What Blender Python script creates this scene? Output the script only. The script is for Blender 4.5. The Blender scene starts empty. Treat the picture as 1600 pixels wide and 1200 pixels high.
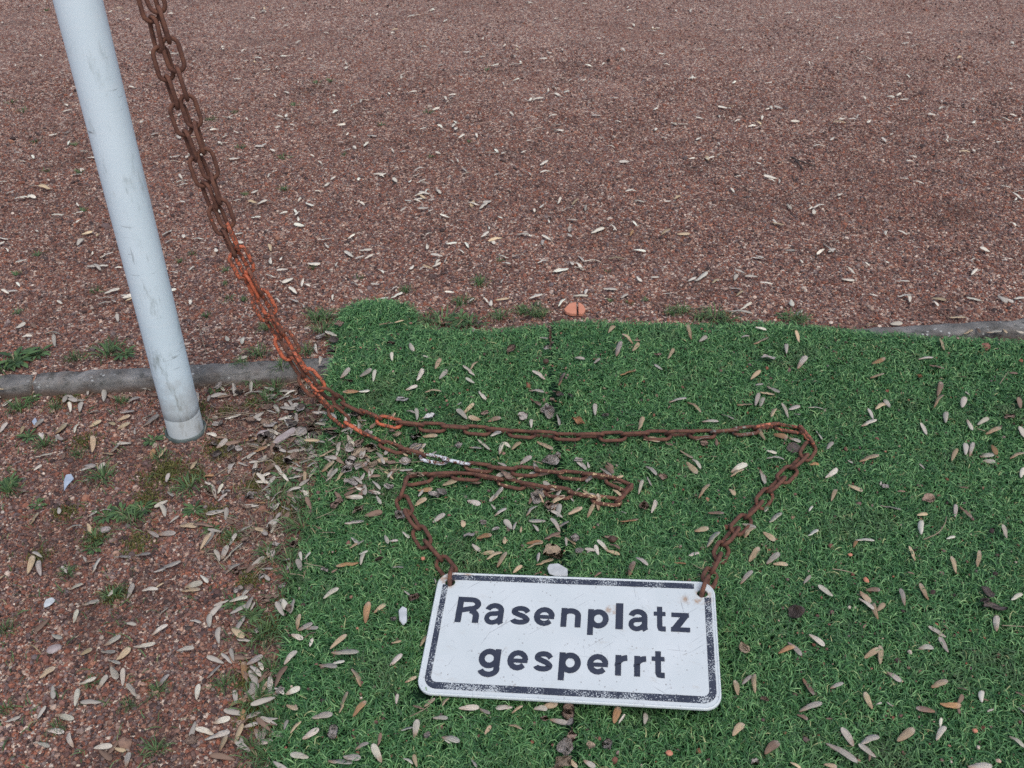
import bpy, bmesh, math, random
import numpy as np
from mathutils import Vector, Matrix, Euler

random.seed(7)
rng = np.random.default_rng(11)
R = math.radians
sc = bpy.context.scene
COL = sc.collection

# ------------------------------------------------------------------ camera, sky, sun, exposure
FPX, VH, CAMH = 1450.0, -400.0, 1.27
PITCH = math.atan((600 - VH) / FPX)
cam_d = bpy.data.cameras.new("camera")
cam = bpy.data.objects.new("camera", cam_d)
COL.objects.link(cam)
cam.location = (0, 0, CAMH)
cam.rotation_euler = (math.pi / 2 - PITCH, 0, 0)
cam_d.sensor_width = 36.0
cam_d.lens = FPX / 1600 * 36.0
cam_d.clip_start = 0.02
cam_d.clip_end = 500
cam_d.dof.use_dof = True
cam_d.dof.focus_distance = 1.75
cam_d.dof.aperture_fstop = 13.0
sc.camera = cam

SUN_EL, SUN_AZ = R(60), R(158)
world = bpy.data.worlds.new("World")
sc.world = world
world.use_nodes = True
wn = world.node_tree.nodes
wl = world.node_tree.links
bg = wn.get("Background") or wn.new("ShaderNodeBackground")
sky = wn.new("ShaderNodeTexSky")
sky.sky_type = 'NISHITA'
sky.sun_disc = False
sky.sun_elevation = SUN_EL
sky.sun_rotation = SUN_AZ
sky.air_density = 0.9
sky.dust_density = 3.0
sky.ozone_density = 0.6
bg.inputs["Strength"].default_value = 0.15
wl.new(sky.outputs[0], bg.inputs["Color"])

sun_d = bpy.data.lights.new("sun", 'SUN')
sun_d.energy = 1.15
sun_d.angle = R(42)
sun_d.color = (1.0, 0.975, 0.92)
sun = bpy.data.objects.new("sun", sun_d)
COL.objects.link(sun)
# direction towards the sun: azimuth measured as the sky texture does
sdir = Vector((math.sin(SUN_AZ) * math.cos(SUN_EL), math.cos(SUN_AZ) * math.cos(SUN_EL), math.sin(SUN_EL)))
sun.rotation_euler = sdir.to_track_quat('Z', 'Y').to_euler()
sun.location = (0, 0, 6)

sc.view_settings.view_transform = 'Standard'
sc.view_settings.look = 'None'
sc.view_settings.exposure = 0.22
sc.view_settings.gamma = 1.0
sc.view_settings.use_curve_mapping = False
sc.cycles.max_bounces = 5
sc.cycles.diffuse_bounces = 3
sc.cycles.glossy_bounces = 2
sc.cycles.use_denoising = False
sc.cycles.denoiser = 'OPENIMAGEDENOISE'
sc.cycles.denoising_input_passes = 'RGB_ALBEDO_NORMAL'

# ------------------------------------------------------------------ geometry of the place
CT, ST = math.cos(PITCH), math.sin(PITCH)


def ray(u, v):
    x = (u - 800.0) / FPX
    y = -(v - 600.0) / FPX
    return np.array([x, CT + y * ST, -ST + y * CT])


def P(u, v, z=0.0):
    d = ray(u, v)
    t = (z - CAMH) / d[2]
    return np.array([d[0] * t, d[1] * t, z])


def sstep(a, b, x):
    t = np.clip((x - a) / (b - a), 0, 1)
    return t * t * (3 - 2 * t)


K0, K1 = P(60, 583), P(1600, 499)
KD = (K1 - K0)[:2] / np.linalg.norm((K1 - K0)[:2])
KN = np.array([-KD[1], KD[0]])
KERB_W = 0.055
FRONT = -0.036


def kd(x, y):
    return (np.asarray(x) - K0[0]) * KN[0] + (np.asarray(y) - K0[1]) * KN[1]


def waves(x, y, s=1.0):
    x = np.asarray(x) * s
    y = np.asarray(y) * s
    return (np.sin(x * 5.1 + y * 2.3 + 1.0) + np.sin(-x * 3.7 + y * 6.9 + 2.0) + 0.6 * np.sin(x * 11.3 - y * 9.1)
            + 0.5 * np.sin(x * 17.0 + y * 14.3 + .5)) / 3.1


def ground_z(x, y):
    d = kd(x, y)
    s = np.clip((d + 0.045) / 0.03, 0, 1)
    return FRONT * (1 - s) + 0.0035 * waves(x, y) - 0.002 * s


# sign pose (rectangle in space)
SG = 0.988
SIGN_C = np.array([0.0999 * SG, 1.0696 * SG, CAMH + SG * (0.0057 - CAMH)])
SIGN_ROT = Euler((0.1391, -0.0705, -0.1182), 'XYZ')
SIGN_M = np.array(SIGN_ROT.to_matrix())
SW, SH = 0.5 * SG, 0.2459 * SG


def sign_local(x, y):
    n = SIGN_M[:, 2]
    z = SIGN_C[2] - ((np.asarray(x) - SIGN_C[0]) * n[0] + (np.asarray(y) - SIGN_C[1]) * n[1]) / n[2]
    dx, dy, dz = np.asarray(x) - SIGN_C[0], np.asarray(y) - SIGN_C[1], z - SIGN_C[2]
    lx = dx * SIGN_M[0, 0] + dy * SIGN_M[1, 0] + dz * SIGN_M[2, 0]
    ly = dx * SIGN_M[0, 1] + dy * SIGN_M[1, 1] + dz * SIGN_M[2, 1]
    return lx, ly, z


MOUND = P(590, 492)


def turf_z(x, y):
    x = np.asarray(x, float)
    y = np.asarray(y, float)
    d = kd(x, y)
    s = sstep(-0.55, -0.03, d)
    z = -0.030 * (1 - s) + 0.007 * s + 0.0035 * waves(x, y, 1.4)
    z = z + 0.040 * np.exp(-(((x - 0.30) / 0.13) ** 2 + ((y - 1.17) / 0.10) ** 2))
    z = z + 0.006 * np.exp(-(((x - MOUND[0]) / 0.09) ** 2 + ((y - MOUND[1]) / 0.07) ** 2))
    lx, ly, pz = sign_local(x, y)
    inside = (np.abs(lx) < SW / 2 + .004) & (np.abs(ly) < SH / 2 + .004)
    z = np.where(inside, np.minimum(z, pz - 0.010), z)
    return z


TURF_LEFT = [(534, 486), (560, 474), (600, 471), (640, 478), (656, 494), (642, 507), (690, 518), (760, 520), (835, 511), (857, 507)]
TURF_RIGHT = [(863, 507), (930, 505), (1000, 508), (1100, 509), (1200, 507), (1290, 514), (1360, 521), (1430, 527), (1500, 531), (1600, 536), (1900, 545), (2600, 570)]
SEAM = [(857, 507), (861, 560), (867, 650), (874, 760), (882, 900), (888, 1030), (892, 1120), (895, 1210), (902, 1500)]
TURF_EDGE = [(534, 486), (516, 520), (524, 560), (503, 600), (513, 640), (500, 700), (492, 760), (480, 805), (474, 850), (452, 900),
             (438, 960), (442, 1010), (430, 1080), (424, 1150), (420, 1230), (400, 1500)]


def hit(u, v, surf, lift=0.0):
    z = 0.0
    for _ in range(8):
        p = P(u, v, z)
        z = float(surf(p[0], p[1])) + lift
    return P(u, v, z)


def poly_world(pts):
    return np.array([hit(u, v, turf_z)[:2] for u, v in pts])


def inside(poly, x, y):
    c = np.zeros(len(x), bool)
    n = len(poly)
    j = n - 1
    for i in range(n):
        xi, yi = poly[i]
        xj, yj = poly[j]
        cond = ((yi > y) != (yj > y)) & (x < (xj - xi) * (y - yi) / (yj - yi + 1e-12) + xi)
        c ^= cond
        j = i
    return c


def seg_dist(poly, x, y, closed=False):
    best = np.full(len(x), 9.0)
    for i in range(len(poly) - (0 if closed else 1)):
        a = poly[i]
        b = poly[(i + 1) % len(poly)]
        ab = b - a
        t = np.clip(((x - a[0]) * ab[0] + (y - a[1]) * ab[1]) / (ab @ ab + 1e-12), 0, 1)
        best = np.minimum(best, np.hypot(x - a[0] - t * ab[0], y - a[1] - t * ab[1]))
    return best


seam_w = poly_world(SEAM)
MAT_L = np.vstack([poly_world(TURF_LEFT), seam_w[1:], poly_world(TURF_EDGE[::-1])[:-1]])
MAT_R = np.vstack([poly_world(TURF_RIGHT), [[2.9, 0.45]], seam_w[::-1][:-1]])


def on_turf(x, y):
    x = np.atleast_1d(x)
    y = np.atleast_1d(y)
    return inside(MAT_L, x, y) | inside(MAT_R, x, y)


def surf_z(x, y):
    """top of whatever lies there: pressed turf pile or gravel"""
    if on_turf(x, y)[0]:
        return float(turf_z(x, y)) + 0.013
    return float(ground_z(x, y)) + 0.003


def spot(u, v, lift=0.0):
    return hit(u, v, surf_z, lift)


# ------------------------------------------------------------------ materials
class Mat:
    def __init__(s, name, rough=0.8, spec=0.3):
        s.m = bpy.data.materials.new(name)
        s.m.use_nodes = True
        s.n = s.m.node_tree.nodes
        s.l = s.m.node_tree.links
        s.b = s.n["Principled BSDF"]
        s.b.inputs["Roughness"].default_value = rough
        s.b.inputs["Specular IOR Level"].default_value = spec

    def new(s, t, **kw):
        n = s.n.new(t)
        for k, v in kw.items():
            setattr(n, k, v)
        return n

    def inp(s, node, key, val):
        if hasattr(val, "is_linked") or isinstance(val, bpy.types.NodeSocket):
            s.l.new(val, node.inputs[key])
        else:
            node.inputs[key].default_value = val

    def coord(s, kind="Object", scale=(1, 1, 1), rot=(0, 0, 0), loc=(0, 0, 0)):
        c = s.new("ShaderNodeTexCoord")
        m = s.new("ShaderNodeMapping")
        s.l.new(c.outputs[kind], m.inputs["Vector"])
        m.inputs["Scale"].default_value = scale
        m.inputs["Rotation"].default_value = rot
        m.inputs["Location"].default_value = loc
        return m.outputs[0]

    def spun(s, rot, scale):
        """object coordinates turned about Z, then stretched"""
        v = s.coord("Object", rot=(0, 0, rot))
        n = s.new("ShaderNodeVectorMath", operation='MULTIPLY')
        s.l.new(v, n.inputs[0])
        n.inputs[1].default_value = scale
        return n.outputs[0]

    def noise(s, vec, scale, detail=3, rough=0.55, dist=0.0):
        n = s.new("ShaderNodeTexNoise")
        s.l.new(vec, n.inputs["Vector"])
        n.inputs["Scale"].default_value = scale
        n.inputs["Detail"].default_value = detail
        n.inputs["Roughness"].default_value = rough
        n.inputs["Distortion"].default_value = dist
        return n.outputs["Fac"]

    def voronoi(s, vec, scale, feature='F1', rnd=1.0):
        n = s.new("ShaderNodeTexVoronoi", feature=feature)
        s.l.new(vec, n.inputs["Vector"])
        n.inputs["Scale"].default_value = scale
        n.inputs["Randomness"].default_value = rnd
        return n

    def ramp(s, fac, stops, interp='LINEAR'):
        n = s.new("ShaderNodeValToRGB")
        n.color_ramp.interpolation = interp
        e = n.color_ramp.elements
        while len(e) < len(stops):
            e.new(0.5)
        for i, (p, c) in enumerate(stops):
            e[i].position = p
            e[i].color = (*c, 1) if len(c) == 3 else c
        s.l.new(fac, n.inputs["Fac"])
        return n.outputs["Color"]

    def mix(s, fac, a, b, mode='MIX'):
        n = s.new("ShaderNodeMix", data_type='RGBA', blend_type=mode)
        n.clamp_factor = True
        s.inp(n, 0, fac)
        for i, v in ((6, a), (7, b)):
            if isinstance(v, tuple):
                v = (*v, 1) if len(v) == 3 else v
            s.inp(n, i, v)
        return n.outputs[2]

    def math(s, op, a, b=0.0, c=0.0, clamp=False):
        n = s.new("ShaderNodeMath", operation=op)
        n.use_clamp = clamp
        s.inp(n, 0, a)
        s.inp(n, 1, b)
        s.inp(n, 2, c)
        return n.outputs[0]

    def sep(s, v):
        n = s.new("ShaderNodeSeparateXYZ")
        s.l.new(v, n.inputs[0])
        return n.outputs

    def steps(s, x, a, b):
        n = s.new("ShaderNodeMapRange", interpolation_type='SMOOTHSTEP')
        s.inp(n, "Value", x)
        n.inputs["From Min"].default_value = a
        n.inputs["From Max"].default_value = b
        return n.outputs[0]

    def bump(s, h, strength, dist):
        n = s.new("ShaderNodeBump")
        s.l.new(h, n.inputs["Height"])
        n.inputs["Strength"].default_value = strength
        n.inputs["Distance"].default_value = dist
        s.l.new(n.outputs[0], s.b.inputs["Normal"])

    def color(s, c):
        s.inp(s.b, "Base Color", (*c, 1) if isinstance(c, tuple) else c)
        return s


GRAV = [(0.0, (.040, .029, .029)), (.14, (.105, .065, .058)), (.28, (.180, .088, .070)), (.43, (.300, .112, .066)), (.55, (.195, .115, .098)), (.66, (.150, .120, .120)),
        (.78, (.370, .180, .114)), (.87, (.235, .192, .180)), (.95, (.48, .300, .215)), (1.0, (.64, .55, .46))]


def mat_ground():
    M = Mat("red_gravel_ground", .92, .15)
    v = M.coord("Object")
    vo = M.voronoi(v, 185)
    vo2 = M.voronoi(v, 95)
    wn_ = M.new("ShaderNodeTexWhiteNoise", noise_dimensions='3D')
    M.l.new(vo.outputs["Color"], wn_.inputs["Vector"])
    c1 = M.ramp(wn_.outputs["Value"], [(p * .93, c_) for p, c_ in GRAV])
    wn2 = M.new("ShaderNodeTexWhiteNoise", noise_dimensions='3D')
    M.l.new(vo2.outputs["Color"], wn2.inputs["Vector"])
    c2 = M.ramp(wn2.outputs["Value"], GRAV)
    big = M.steps(wn2.outputs["Value"], .86, .9)
    c = M.mix(big, c1, c2)
    dust = M.steps(M.noise(v, 2.3, 5, .6), .35, .72)
    c = M.mix(M.math('MULTIPLY', dust, .24), c, (.245, .160, .130))
    red = M.steps(M.noise(v, 1.1, 4, .6), .5, .75)
    c = M.mix(M.math('MULTIPLY', red, .45), c, (.165, .070, .046))
    dk = M.steps(M.noise(M.coord("Object", scale=(1, 2.2, 1), loc=(3, 1, 0)), 1.7, 6, .65), .50, .70)
    c = M.mix(M.math('MULTIPLY', dk, .38), c, (.085, .050, .042))
    fine = M.noise(v, 38, 3, .7)
    c = M.mix(M.steps(fine, .45, .80), c, M.mix(.4, c, (.085, .056, .050)))
    M.color(c)
    h = M.math('SUBTRACT', 1.0, vo.outputs["Distance"])
    h2 = M.math('ADD', h, M.math('MULTIPLY', M.noise(v, 40, 4), 1.2))
    M.bump(h2, .9, .004)
    return M.m


def mat_grain():
    M = Mat("gravel_grain", .85, .25)
    a = M.new("ShaderNodeAttribute", attribute_type='INSTANCER', attribute_name="gcol")
    v = M.coord("Object")
    n = M.noise(v, 1.7, 3, .6)
    M.color(M.mix(M.steps(n, .35, .75), a.outputs["Color"], M.mix(.55, a.outputs["Color"], (.07, .05, .047))))
    return M.m


def mat_kerb():
    M = Mat("weathered_concrete", .9, .2)
    v = M.coord("Object")
    n = M.noise(v, 12, 6, .65)
    c = M.ramp(n, [(.25, (.090, .088, .083)), (.5, (.185, .180, .170)), (.75, (.32, .31, .295))])
    dark = M.steps(M.noise(v, 34, 4, .6), .5, .72)
    c = M.mix(M.math('MULTIPLY', dark, .85), c, (.045, .050, .045))
    spots = M.voronoi(v, 70)
    lich = M.math('MULTIPLY', M.steps(spots.outputs["Distance"], .28, .16), M.steps(M.noise(v, 9, 2), .55, .7))
    c = M.mix(lich, c, (.50, .52, .50))
    low = M.steps(M.math('ADD', M.sep(v)[2], M.math('MULTIPLY', M.noise(v, 26, 4), .022)), .006, -.022)
    soil = M.math('MAXIMUM', M.math('MULTIPLY', low, .8), M.math('MULTIPLY', M.steps(M.noise(v, 20, 3), .45, .75), .3))
    M.color(M.mix(soil, c, (.12, .078, .054)))
    M.bump(M.noise(v, 120, 6, .75), .9, .005)
    return M.m


def mat_backing():
    M = Mat("turf_backing", .95, .1)
    v = M.coord("Object")
    M.color(M.ramp(M.noise(v, 90, 4, .7), [(.3, (.006, .016, .010)), (.6, (.014, .045, .024)), (.85, (.035, .03, .022))]))
    M.bump(M.noise(v, 300, 3, .7), 1.0, .006)
    return M.m


def mat_fibre():
    M = Mat("turf_fibre", .50, .38)
    a = M.new("ShaderNodeAttribute", attribute_name="tint")
    c = M.ramp(a.outputs["Fac"], [(0, (.016, .054, .020)), (.28, (.042, .128, .044)), (.6, (.098, .240, .082)), (.88, (.210, .375, .148)), (1, (.32, .35, .16))])
    g = M.new("ShaderNodeNewGeometry")
    dirt = M.steps(M.noise(M.coord("Object"), 5.5, 5, .6), .52, .74)
    c = M.mix(M.math('MULTIPLY', dirt, .38), c, (.095, .085, .055))
    M.color(c)
    M.b.inputs["Subsurface Weight"].default_value = 0.0
    return M.m


def mat_blade(name, stops):
    M = Mat(name, .55, .3)
    a = M.new("ShaderNodeAttribute", attribute_name="tint")
    M.color(M.ramp(a.outputs["Fac"], stops))
    return M.m


def mat_objcol(name, rough, scale, stretch, amount, dark=(.05, .035, .03)):
    """plant litter: colour of the piece from Object Info, streaked by noise"""
    M = Mat(name, rough, .25)
    o = M.new("ShaderNodeObjectInfo")
    v = M.coord("Object", scale=stretch)
    vs = M.new("ShaderNodeVectorMath", operation='ADD')
    M.l.new(v, vs.inputs[0])
    rv = M.new("ShaderNodeCombineXYZ")
    r10 = M.math('MULTIPLY', o.outputs["Random"], 37.0)
    M.l.new(r10, rv.inputs[0])
    M.l.new(r10, rv.inputs[1])
    M.l.new(rv.outputs[0], vs.inputs[1])
    n = M.noise(vs.outputs[0], scale, 4, .6)
    n2 = M.noise(vs.outputs[0], scale * .25, 2, .5)
    c = M.mix(M.math('MULTIPLY', M.steps(n, .42, .72), amount), o.outputs["Color"], M.mix(.55, o.outputs["Color"], dark))
    c = M.mix(M.math('MULTIPLY', M.steps(n2, .5, .75), .5), c, M.mix(.5, c, (.40, .27, .15)))
    M.color(c)
    M.bump(n, .5, .01)
    return M.m


def mat_seed():
    """samara skin: fine veins along the wing, seed end browner, pale papery tip"""
    M = Mat("winged_seed_skin", .70, .3)
    o = M.new("ShaderNodeObjectInfo")
    v = M.coord("Object", scale=(1.2, 26, 1))
    vs = M.new("ShaderNodeVectorMath", operation='ADD')
    M.l.new(v, vs.inputs[0])
    rv = M.new("ShaderNodeCombineXYZ")
    r10 = M.math('MULTIPLY', o.outputs["Random"], 37.0)
    M.l.new(r10, rv.inputs[0])
    M.l.new(r10, rv.inputs[1])
    M.l.new(rv.outputs[0], vs.inputs[1])
    vein = M.noise(vs.outputs[0], 1.6, 3, .55)
    x = M.sep(M.coord("Object"))[0]
    blot = M.noise(M.coord("Object"), 3.0, 3, .6)
    col = o.outputs["Color"]
    c = M.mix(M.math('MULTIPLY', M.steps(vein, .45, .68), .60), col, M.mix(.6, col, (.085, .065, .055)))
    side = M.math('MULTIPLY', M.steps(x, .50, .05), M.steps(M.math('ADD', blot, M.math('MULTIPLY', o.outputs["Random"], .4)), .45, .85))
    c = M.mix(M.math('MULTIPLY', side, .75), c, (.235, .125, .065))
    c = M.mix(M.math('MULTIPLY', M.steps(x, .70, 1.0), .25), c, (.60, .58, .54))
    M.color(c)
    M.bump(vein, .35, .012)
    return M.m


def mat_litter_attr():
    M = Mat("seed_litter", .75, .25)
    a = M.new("ShaderNodeAttribute", attribute_name="tint3")
    M.color(a.outputs["Color"])
    return M.m


def mat_link():
    M = Mat("rusty_chain", .82, .3)
    o = M.new("ShaderNodeObjectInfo")
    v = M.coord("Object")
    vs = M.new("ShaderNodeVectorMath", operation='ADD')
    M.l.new(v, vs.inputs[0])
    rv = M.new("ShaderNodeCombineXYZ")
    M.l.new(M.math('MULTIPLY', o.outputs["Random"], 9.0), rv.inputs[0])
    M.l.new(rv.outputs[0], vs.inputs[1])
    v = vs.outputs[0]
    rust = M.ramp(M.noise(v, 70, 5, .65), [(.25, (.055, .027, .021)), (.45, (.118, .055, .040)), (.65, (.170, .078, .050)), (.85, (.25, .105, .045))])
    chip = M.noise(v, 120, 6, .72, .6)
    thr = M.math('SUBTRACT', chip, M.math('SUBTRACT', .82, M.math('MULTIPLY', o.outputs["Alpha"], .62)))
    paint = M.steps(thr, 0.0, .035)
    pc = M.mix(M.steps(M.noise(v, 40, 3), .4, .8), o.outputs["Color"], M.mix(.45, o.outputs["Color"], (.12, .06, .04)))
    M.color(M.mix(paint, rust, pc))
    M.inp(M.b, "Roughness", M.math('SUBTRACT', .86, M.math('MULTIPLY', paint, .35)))
    M.bump(M.math('ADD', M.noise(v, 260, 4, .7), M.math('MULTIPLY', paint, .5)), .45, .0012)
    return M.m


def mat_pole():
    M = Mat("pale_painted_steel", .42, .4)
    v = M.coord("Object")
    c = M.ramp(M.noise(v, 5, 4), [(.3, (.615, .745, .805)), (.7, (.685, .805, .86))])
    # brushed rings and pale scuffs round the tube
    vr = M.coord("Object", scale=(5, 5, 60))
    ring = M.steps(M.noise(vr, 1.6, 3, .6), .55, .8)
    c = M.mix(M.math('MULTIPLY', ring, .35), c, (.76, .82, .84))
    # long green-grey stains
    vl = M.coord("Object", scale=(26, 26, 7))
    low = M.steps(M.sep(M.coord("Object"))[2], .55, .05)
    st = M.steps(M.noise(vl, 1.3, 6, .72), .53, .70)
    st = M.math('MULTIPLY', st, M.math('ADD', .45, M.math('MULTIPLY', low, .5)))
    c = M.mix(st, c, (.28, .33, .32))
    # dark horizontal scratches
    vh_ = M.coord("Object", scale=(14, 14, 120), rot=(.08, .05, 0))
    sc_ = M.math('MULTIPLY', M.steps(M.noise(vh_, 1.0, 4, .7), .60, .70), M.steps(M.noise(v, 11, 2), .48, .60))
    c = M.mix(M.math('MULTIPLY', sc_, .75), c, (.16, .18, .18))
    vv_ = M.coord("Object", scale=(90, 90, 9), rot=(.12, -.1, 0))
    sv = M.math('MULTIPLY', M.steps(M.noise(vv_, 1.0, 3, .6), .68, .74), M.steps(M.noise(v, 7, 2), .52, .66))
    c = M.mix(M.math('MULTIPLY', sv, .7), c, (.20, .22, .22))
    mud = M.steps(M.math('ADD', M.sep(M.coord("Object"))[2], M.math('MULTIPLY', M.noise(v, 22, 5, .7), -.30)), .04, -.10)
    c = M.mix(M.math('MULTIPLY', mud, .55), c, (.30, .27, .23))
    M.color(c)
    M.bump(M.noise(v, 60, 4), .08, .002)
    return M.m


def mat_sign(worn, stain=True):
    """white enamel; with worn=True the dark print, chipped down to the white"""
    M = Mat("sign_print" if worn else "sign_white", .38, .45)
    v = M.coord("Object")
    white = M.ramp(M.noise(v, 9, 5, .6), [(.3, (.52, .575, .585)), (.7, (.60, .645, .655))])
    # scratches in two directions, scuffed patches, specks
    for rot, thr in ((.55, .665), (-.65, .665), (.1, .68), (1.4, .675), (-1.1, .68)):
        vsc = M.spun(rot, (8, 380, 1))
        s_ = M.math('MULTIPLY', M.steps(M.noise(vsc, 1.0, 3, .5), thr, thr + .03), M.steps(M.noise(v, 17, 2), .47, .56))
        white = M.mix(M.math('MULTIPLY', s_, .70), white, (.22, .23, .24))
    sp = M.voronoi(v, 130)
    spk = M.math('MULTIPLY', M.steps(sp.outputs["Distance"], .24, .12), M.steps(M.noise(v, 30, 2), .50, .60))
    white = M.mix(M.math('MULTIPLY', spk, .7), white, (.24, .23, .22))
    smear = M.steps(M.noise(M.spun(.1, (26, 60, 1)), 1.0, 7, .75), .56, .72)
    white = M.mix(M.math('MULTIPLY', smear, .42), white, (.40, .36, .31))
    if stain:
        x, y, z = M.sep(v)

        def blob(cx, cy, rx, ry):
            dx = M.math('DIVIDE', M.math('SUBTRACT', x, cx), rx)
            dy = M.math('DIVIDE', M.math('SUBTRACT', y, cy), ry)
            return M.math('ADD', M.math('MULTIPLY', dx, dx), M.math('MULTIPLY', dy, dy))
        nz = M.noise(v, 60, 5, .65)
        for cx, cy, rx, ry in ((.216, .085, .030, .012), (.2285, .098, .016, .016), (-.2267, .1012, .015, .015), (.070, .056, .012, .011), (-.238, .108, .012, .015), (-.21, .118, .03, .004)):
            f = M.math('MULTIPLY', M.steps(blob(cx * SG, cy * SG, rx, ry), 1.3, .2), M.steps(nz, .40, .62))
            white = M.mix(M.math('MULTIPLY', f, .75), white, (.34, .20, .10))
    if not worn:
        M.color(white)
    else:
        navy = M.ramp(M.noise(v, 40, 3), [(.3, (.026, .032, .050)), (.7, (.040, .047, .070))])
        at = M.new("ShaderNodeObjectInfo")
        vw = M.coord("Object", scale=(1, 1, 1))
        w1 = M.noise(vw, 420.0, 4, .65)
        w2 = M.noise(v, 22, 3)
        wear = M.math('ADD', M.math('MULTIPLY', w1, .60), M.math('MULTIPLY', w2, .40))
        lim = M.math('SUBTRACT', .70, M.math('MULTIPLY', at.outputs["Alpha"], .22))
        f = M.math('MULTIPLY', M.steps(M.math('SUBTRACT', wear, lim), 0, .05), .85)
        M.color(M.mix(f, navy, white))
    M.bump(M.noise(v, 90, 3), .05, .001)
    return M.m


def mat_plain(name, stops, scale=30, rough=.7, bump=.3, spec=.3):
    M = Mat(name, rough, spec)
    v = M.coord("Object")
    n = M.noise(v, scale, 5, .65)
    M.color(M.ramp(n, stops))
    M.bump(n, bump, .003)
    return M.m


m_ground, m_grain, m_kerb, m_backing, m_fibre = mat_ground(), mat_grain(), mat_kerb(), mat_backing(), mat_fibre()
m_seed = mat_seed()
m_leaf = mat_objcol("dead_leaf_skin", .85, 5, (1, 1.4, 1), .75)
m_litter, m_link, m_pole = mat_litter_attr(), mat_link(), mat_pole()
m_white, m_print = mat_sign(False), mat_sign(True)
m_collar = mat_plain("dark_rubber_collar", [(.3, (.045, .060, .056)), (.7, (.115, .145, .138))], 40, .55)
m_weed = mat_blade("weed_leaf", [(0, (.034, .066, .028)), (.5, (.066, .125, .046)), (.85, (.110, .185, .068)), (1, (.24, .20, .11))])
m_moss = mat_blade("moss_leaf", [(0, (.040, .045, .014)), (.6, (.085, .095, .022)), (1, (.15, .13, .035))])
m_dry = mat_plain("dry_stem", [(.3, (.17, .13, .085)), (.7, (.34, .28, .20))], 60, .8)
m_terra = mat_plain("terracotta", [(.3, (.47, .185, .115)), (.7, (.56, .25, .165))], 50, .85)
m_paper = mat_plain("bleached_paper", [(.3, (.36, .39, .40)), (.7, (.54, .57, .59))], 45, .8, .6)
m_stone = mat_plain("pale_pebble", [(.3, (.26, .21, .20)), (.7, (.42, .37, .36))], 60, .85)
m_dark = mat_plain("dark_debris", [(.3, (.030, .024, .022)), (.7, (.11, .085, .075))], 90, .9, .8)
m_nut = mat_plain("nut_shell", [(.3, (.045, .026, .020)), (.7, (.10, .06, .042))], 70, .6)
m_plug = mat_plain("blue_grey_plastic", [(.3, (.27, .33, .42)), (.7, (.38, .44, .52))], 50, .6)


# ------------------------------------------------------------------ helpers
def mesh_np(name, verts, faces, mat, attrs=None, smooth=False):
    me = bpy.data.meshes.new(name)
    verts = np.asarray(verts, np.float32)
    faces = np.asarray(faces, np.int32)
    nf, k = faces.shape
    me.vertices.add(len(verts))
    me.vertices.foreach_set("co", verts.ravel())
    me.loops.add(nf * k)
    me.loops.foreach_set("vertex_index", faces.ravel())
    me.polygons.add(nf)
    me.polygons.foreach_set("loop_start", np.arange(0, nf * k, k, dtype=np.int32))
    me.polygons.foreach_set("loop_total", np.full(nf, k, np.int32))
    me.update(calc_edges=True)
    if smooth:
        me.polygons.foreach_set("use_smooth", np.ones(nf, bool))
    for nm, val in (attrs or {}).items():
        val = np.asarray(val, np.float32)
        if val.ndim == 1:
            a = me.attributes.new(nm, 'FLOAT', 'POINT')
            a.data.foreach_set("value", val)
        else:
            a = me.attributes.new(nm, 'FLOAT_COLOR', 'POINT')
            a.data.foreach_set("color", np.hstack([val, np.ones((len(val), 1), np.float32)]).astype(np.float32).ravel())
    me.materials.append(mat)
    return me


def link_obj(name, me, parent=None, **props):
    o = bpy.data.objects.new(name, me)
    COL.objects.link(o)
    if parent is not None:
        o.parent = parent
    for k, v in props.items():
        o[k] = v
    return o


def bm_mesh(name, bm, mat, smooth=True):
    me = bpy.data.meshes.new(name)
    bm.normal_update()
    bm.to_mesh(me)
    bm.free()
    if smooth:
        me.polygons.foreach_set("use_smooth", np.ones(len(me.polygons), bool))
    me.materials.append(mat)
    return me


def tube(pts, radii, sides=8, caps=True):
    """tube along points -> verts, faces lists (quads) in a bmesh"""
    bm = bmesh.new()
    rings = []
    pts = [Vector(p) for p in pts]
    up = Vector((0, 0, 1))
    for i, p in enumerate(pts):
        t = (pts[min(i + 1, len(pts) - 1)] - pts[max(i - 1, 0)]).normalized()
        a = t.cross(up)
        if a.length < 1e-3:
            a = t.cross(Vector((1, 0, 0)))
        a.normalize()
        b = t.cross(a)
        r = radii[i] if hasattr(radii, "__len__") else radii
        rings.append([bm.verts.new(p + a * math.cos(k * 2 * math.pi / sides) * r + b * math.sin(k * 2 * math.pi / sides) * r) for k in range(sides)])
    for i in range(len(rings) - 1):
        for k in range(sides):
            bm.faces.new((rings[i][k], rings[i][(k + 1) % sides], rings[i + 1][(k + 1) % sides], rings[i + 1][k]))
    if caps:
        bm.faces.new(rings[0][::-1])
        bm.faces.new(rings[-1])
    return bm


def lathe(profile, sides=48):
    bm = bmesh.new()
    rings = []
    for r, z in profile:
        rings.append([bm.verts.new((r * math.cos(k * 2 * math.pi / sides), r * math.sin(k * 2 * math.pi / sides), z)) for k in range(sides)])
    for i in range(len(rings) - 1):
        for k in range(sides):
            bm.faces.new((rings[i][k], rings[i][(k + 1) % sides], rings[i + 1][(k + 1) % sides], rings[i + 1][k]))
    return bm


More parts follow.
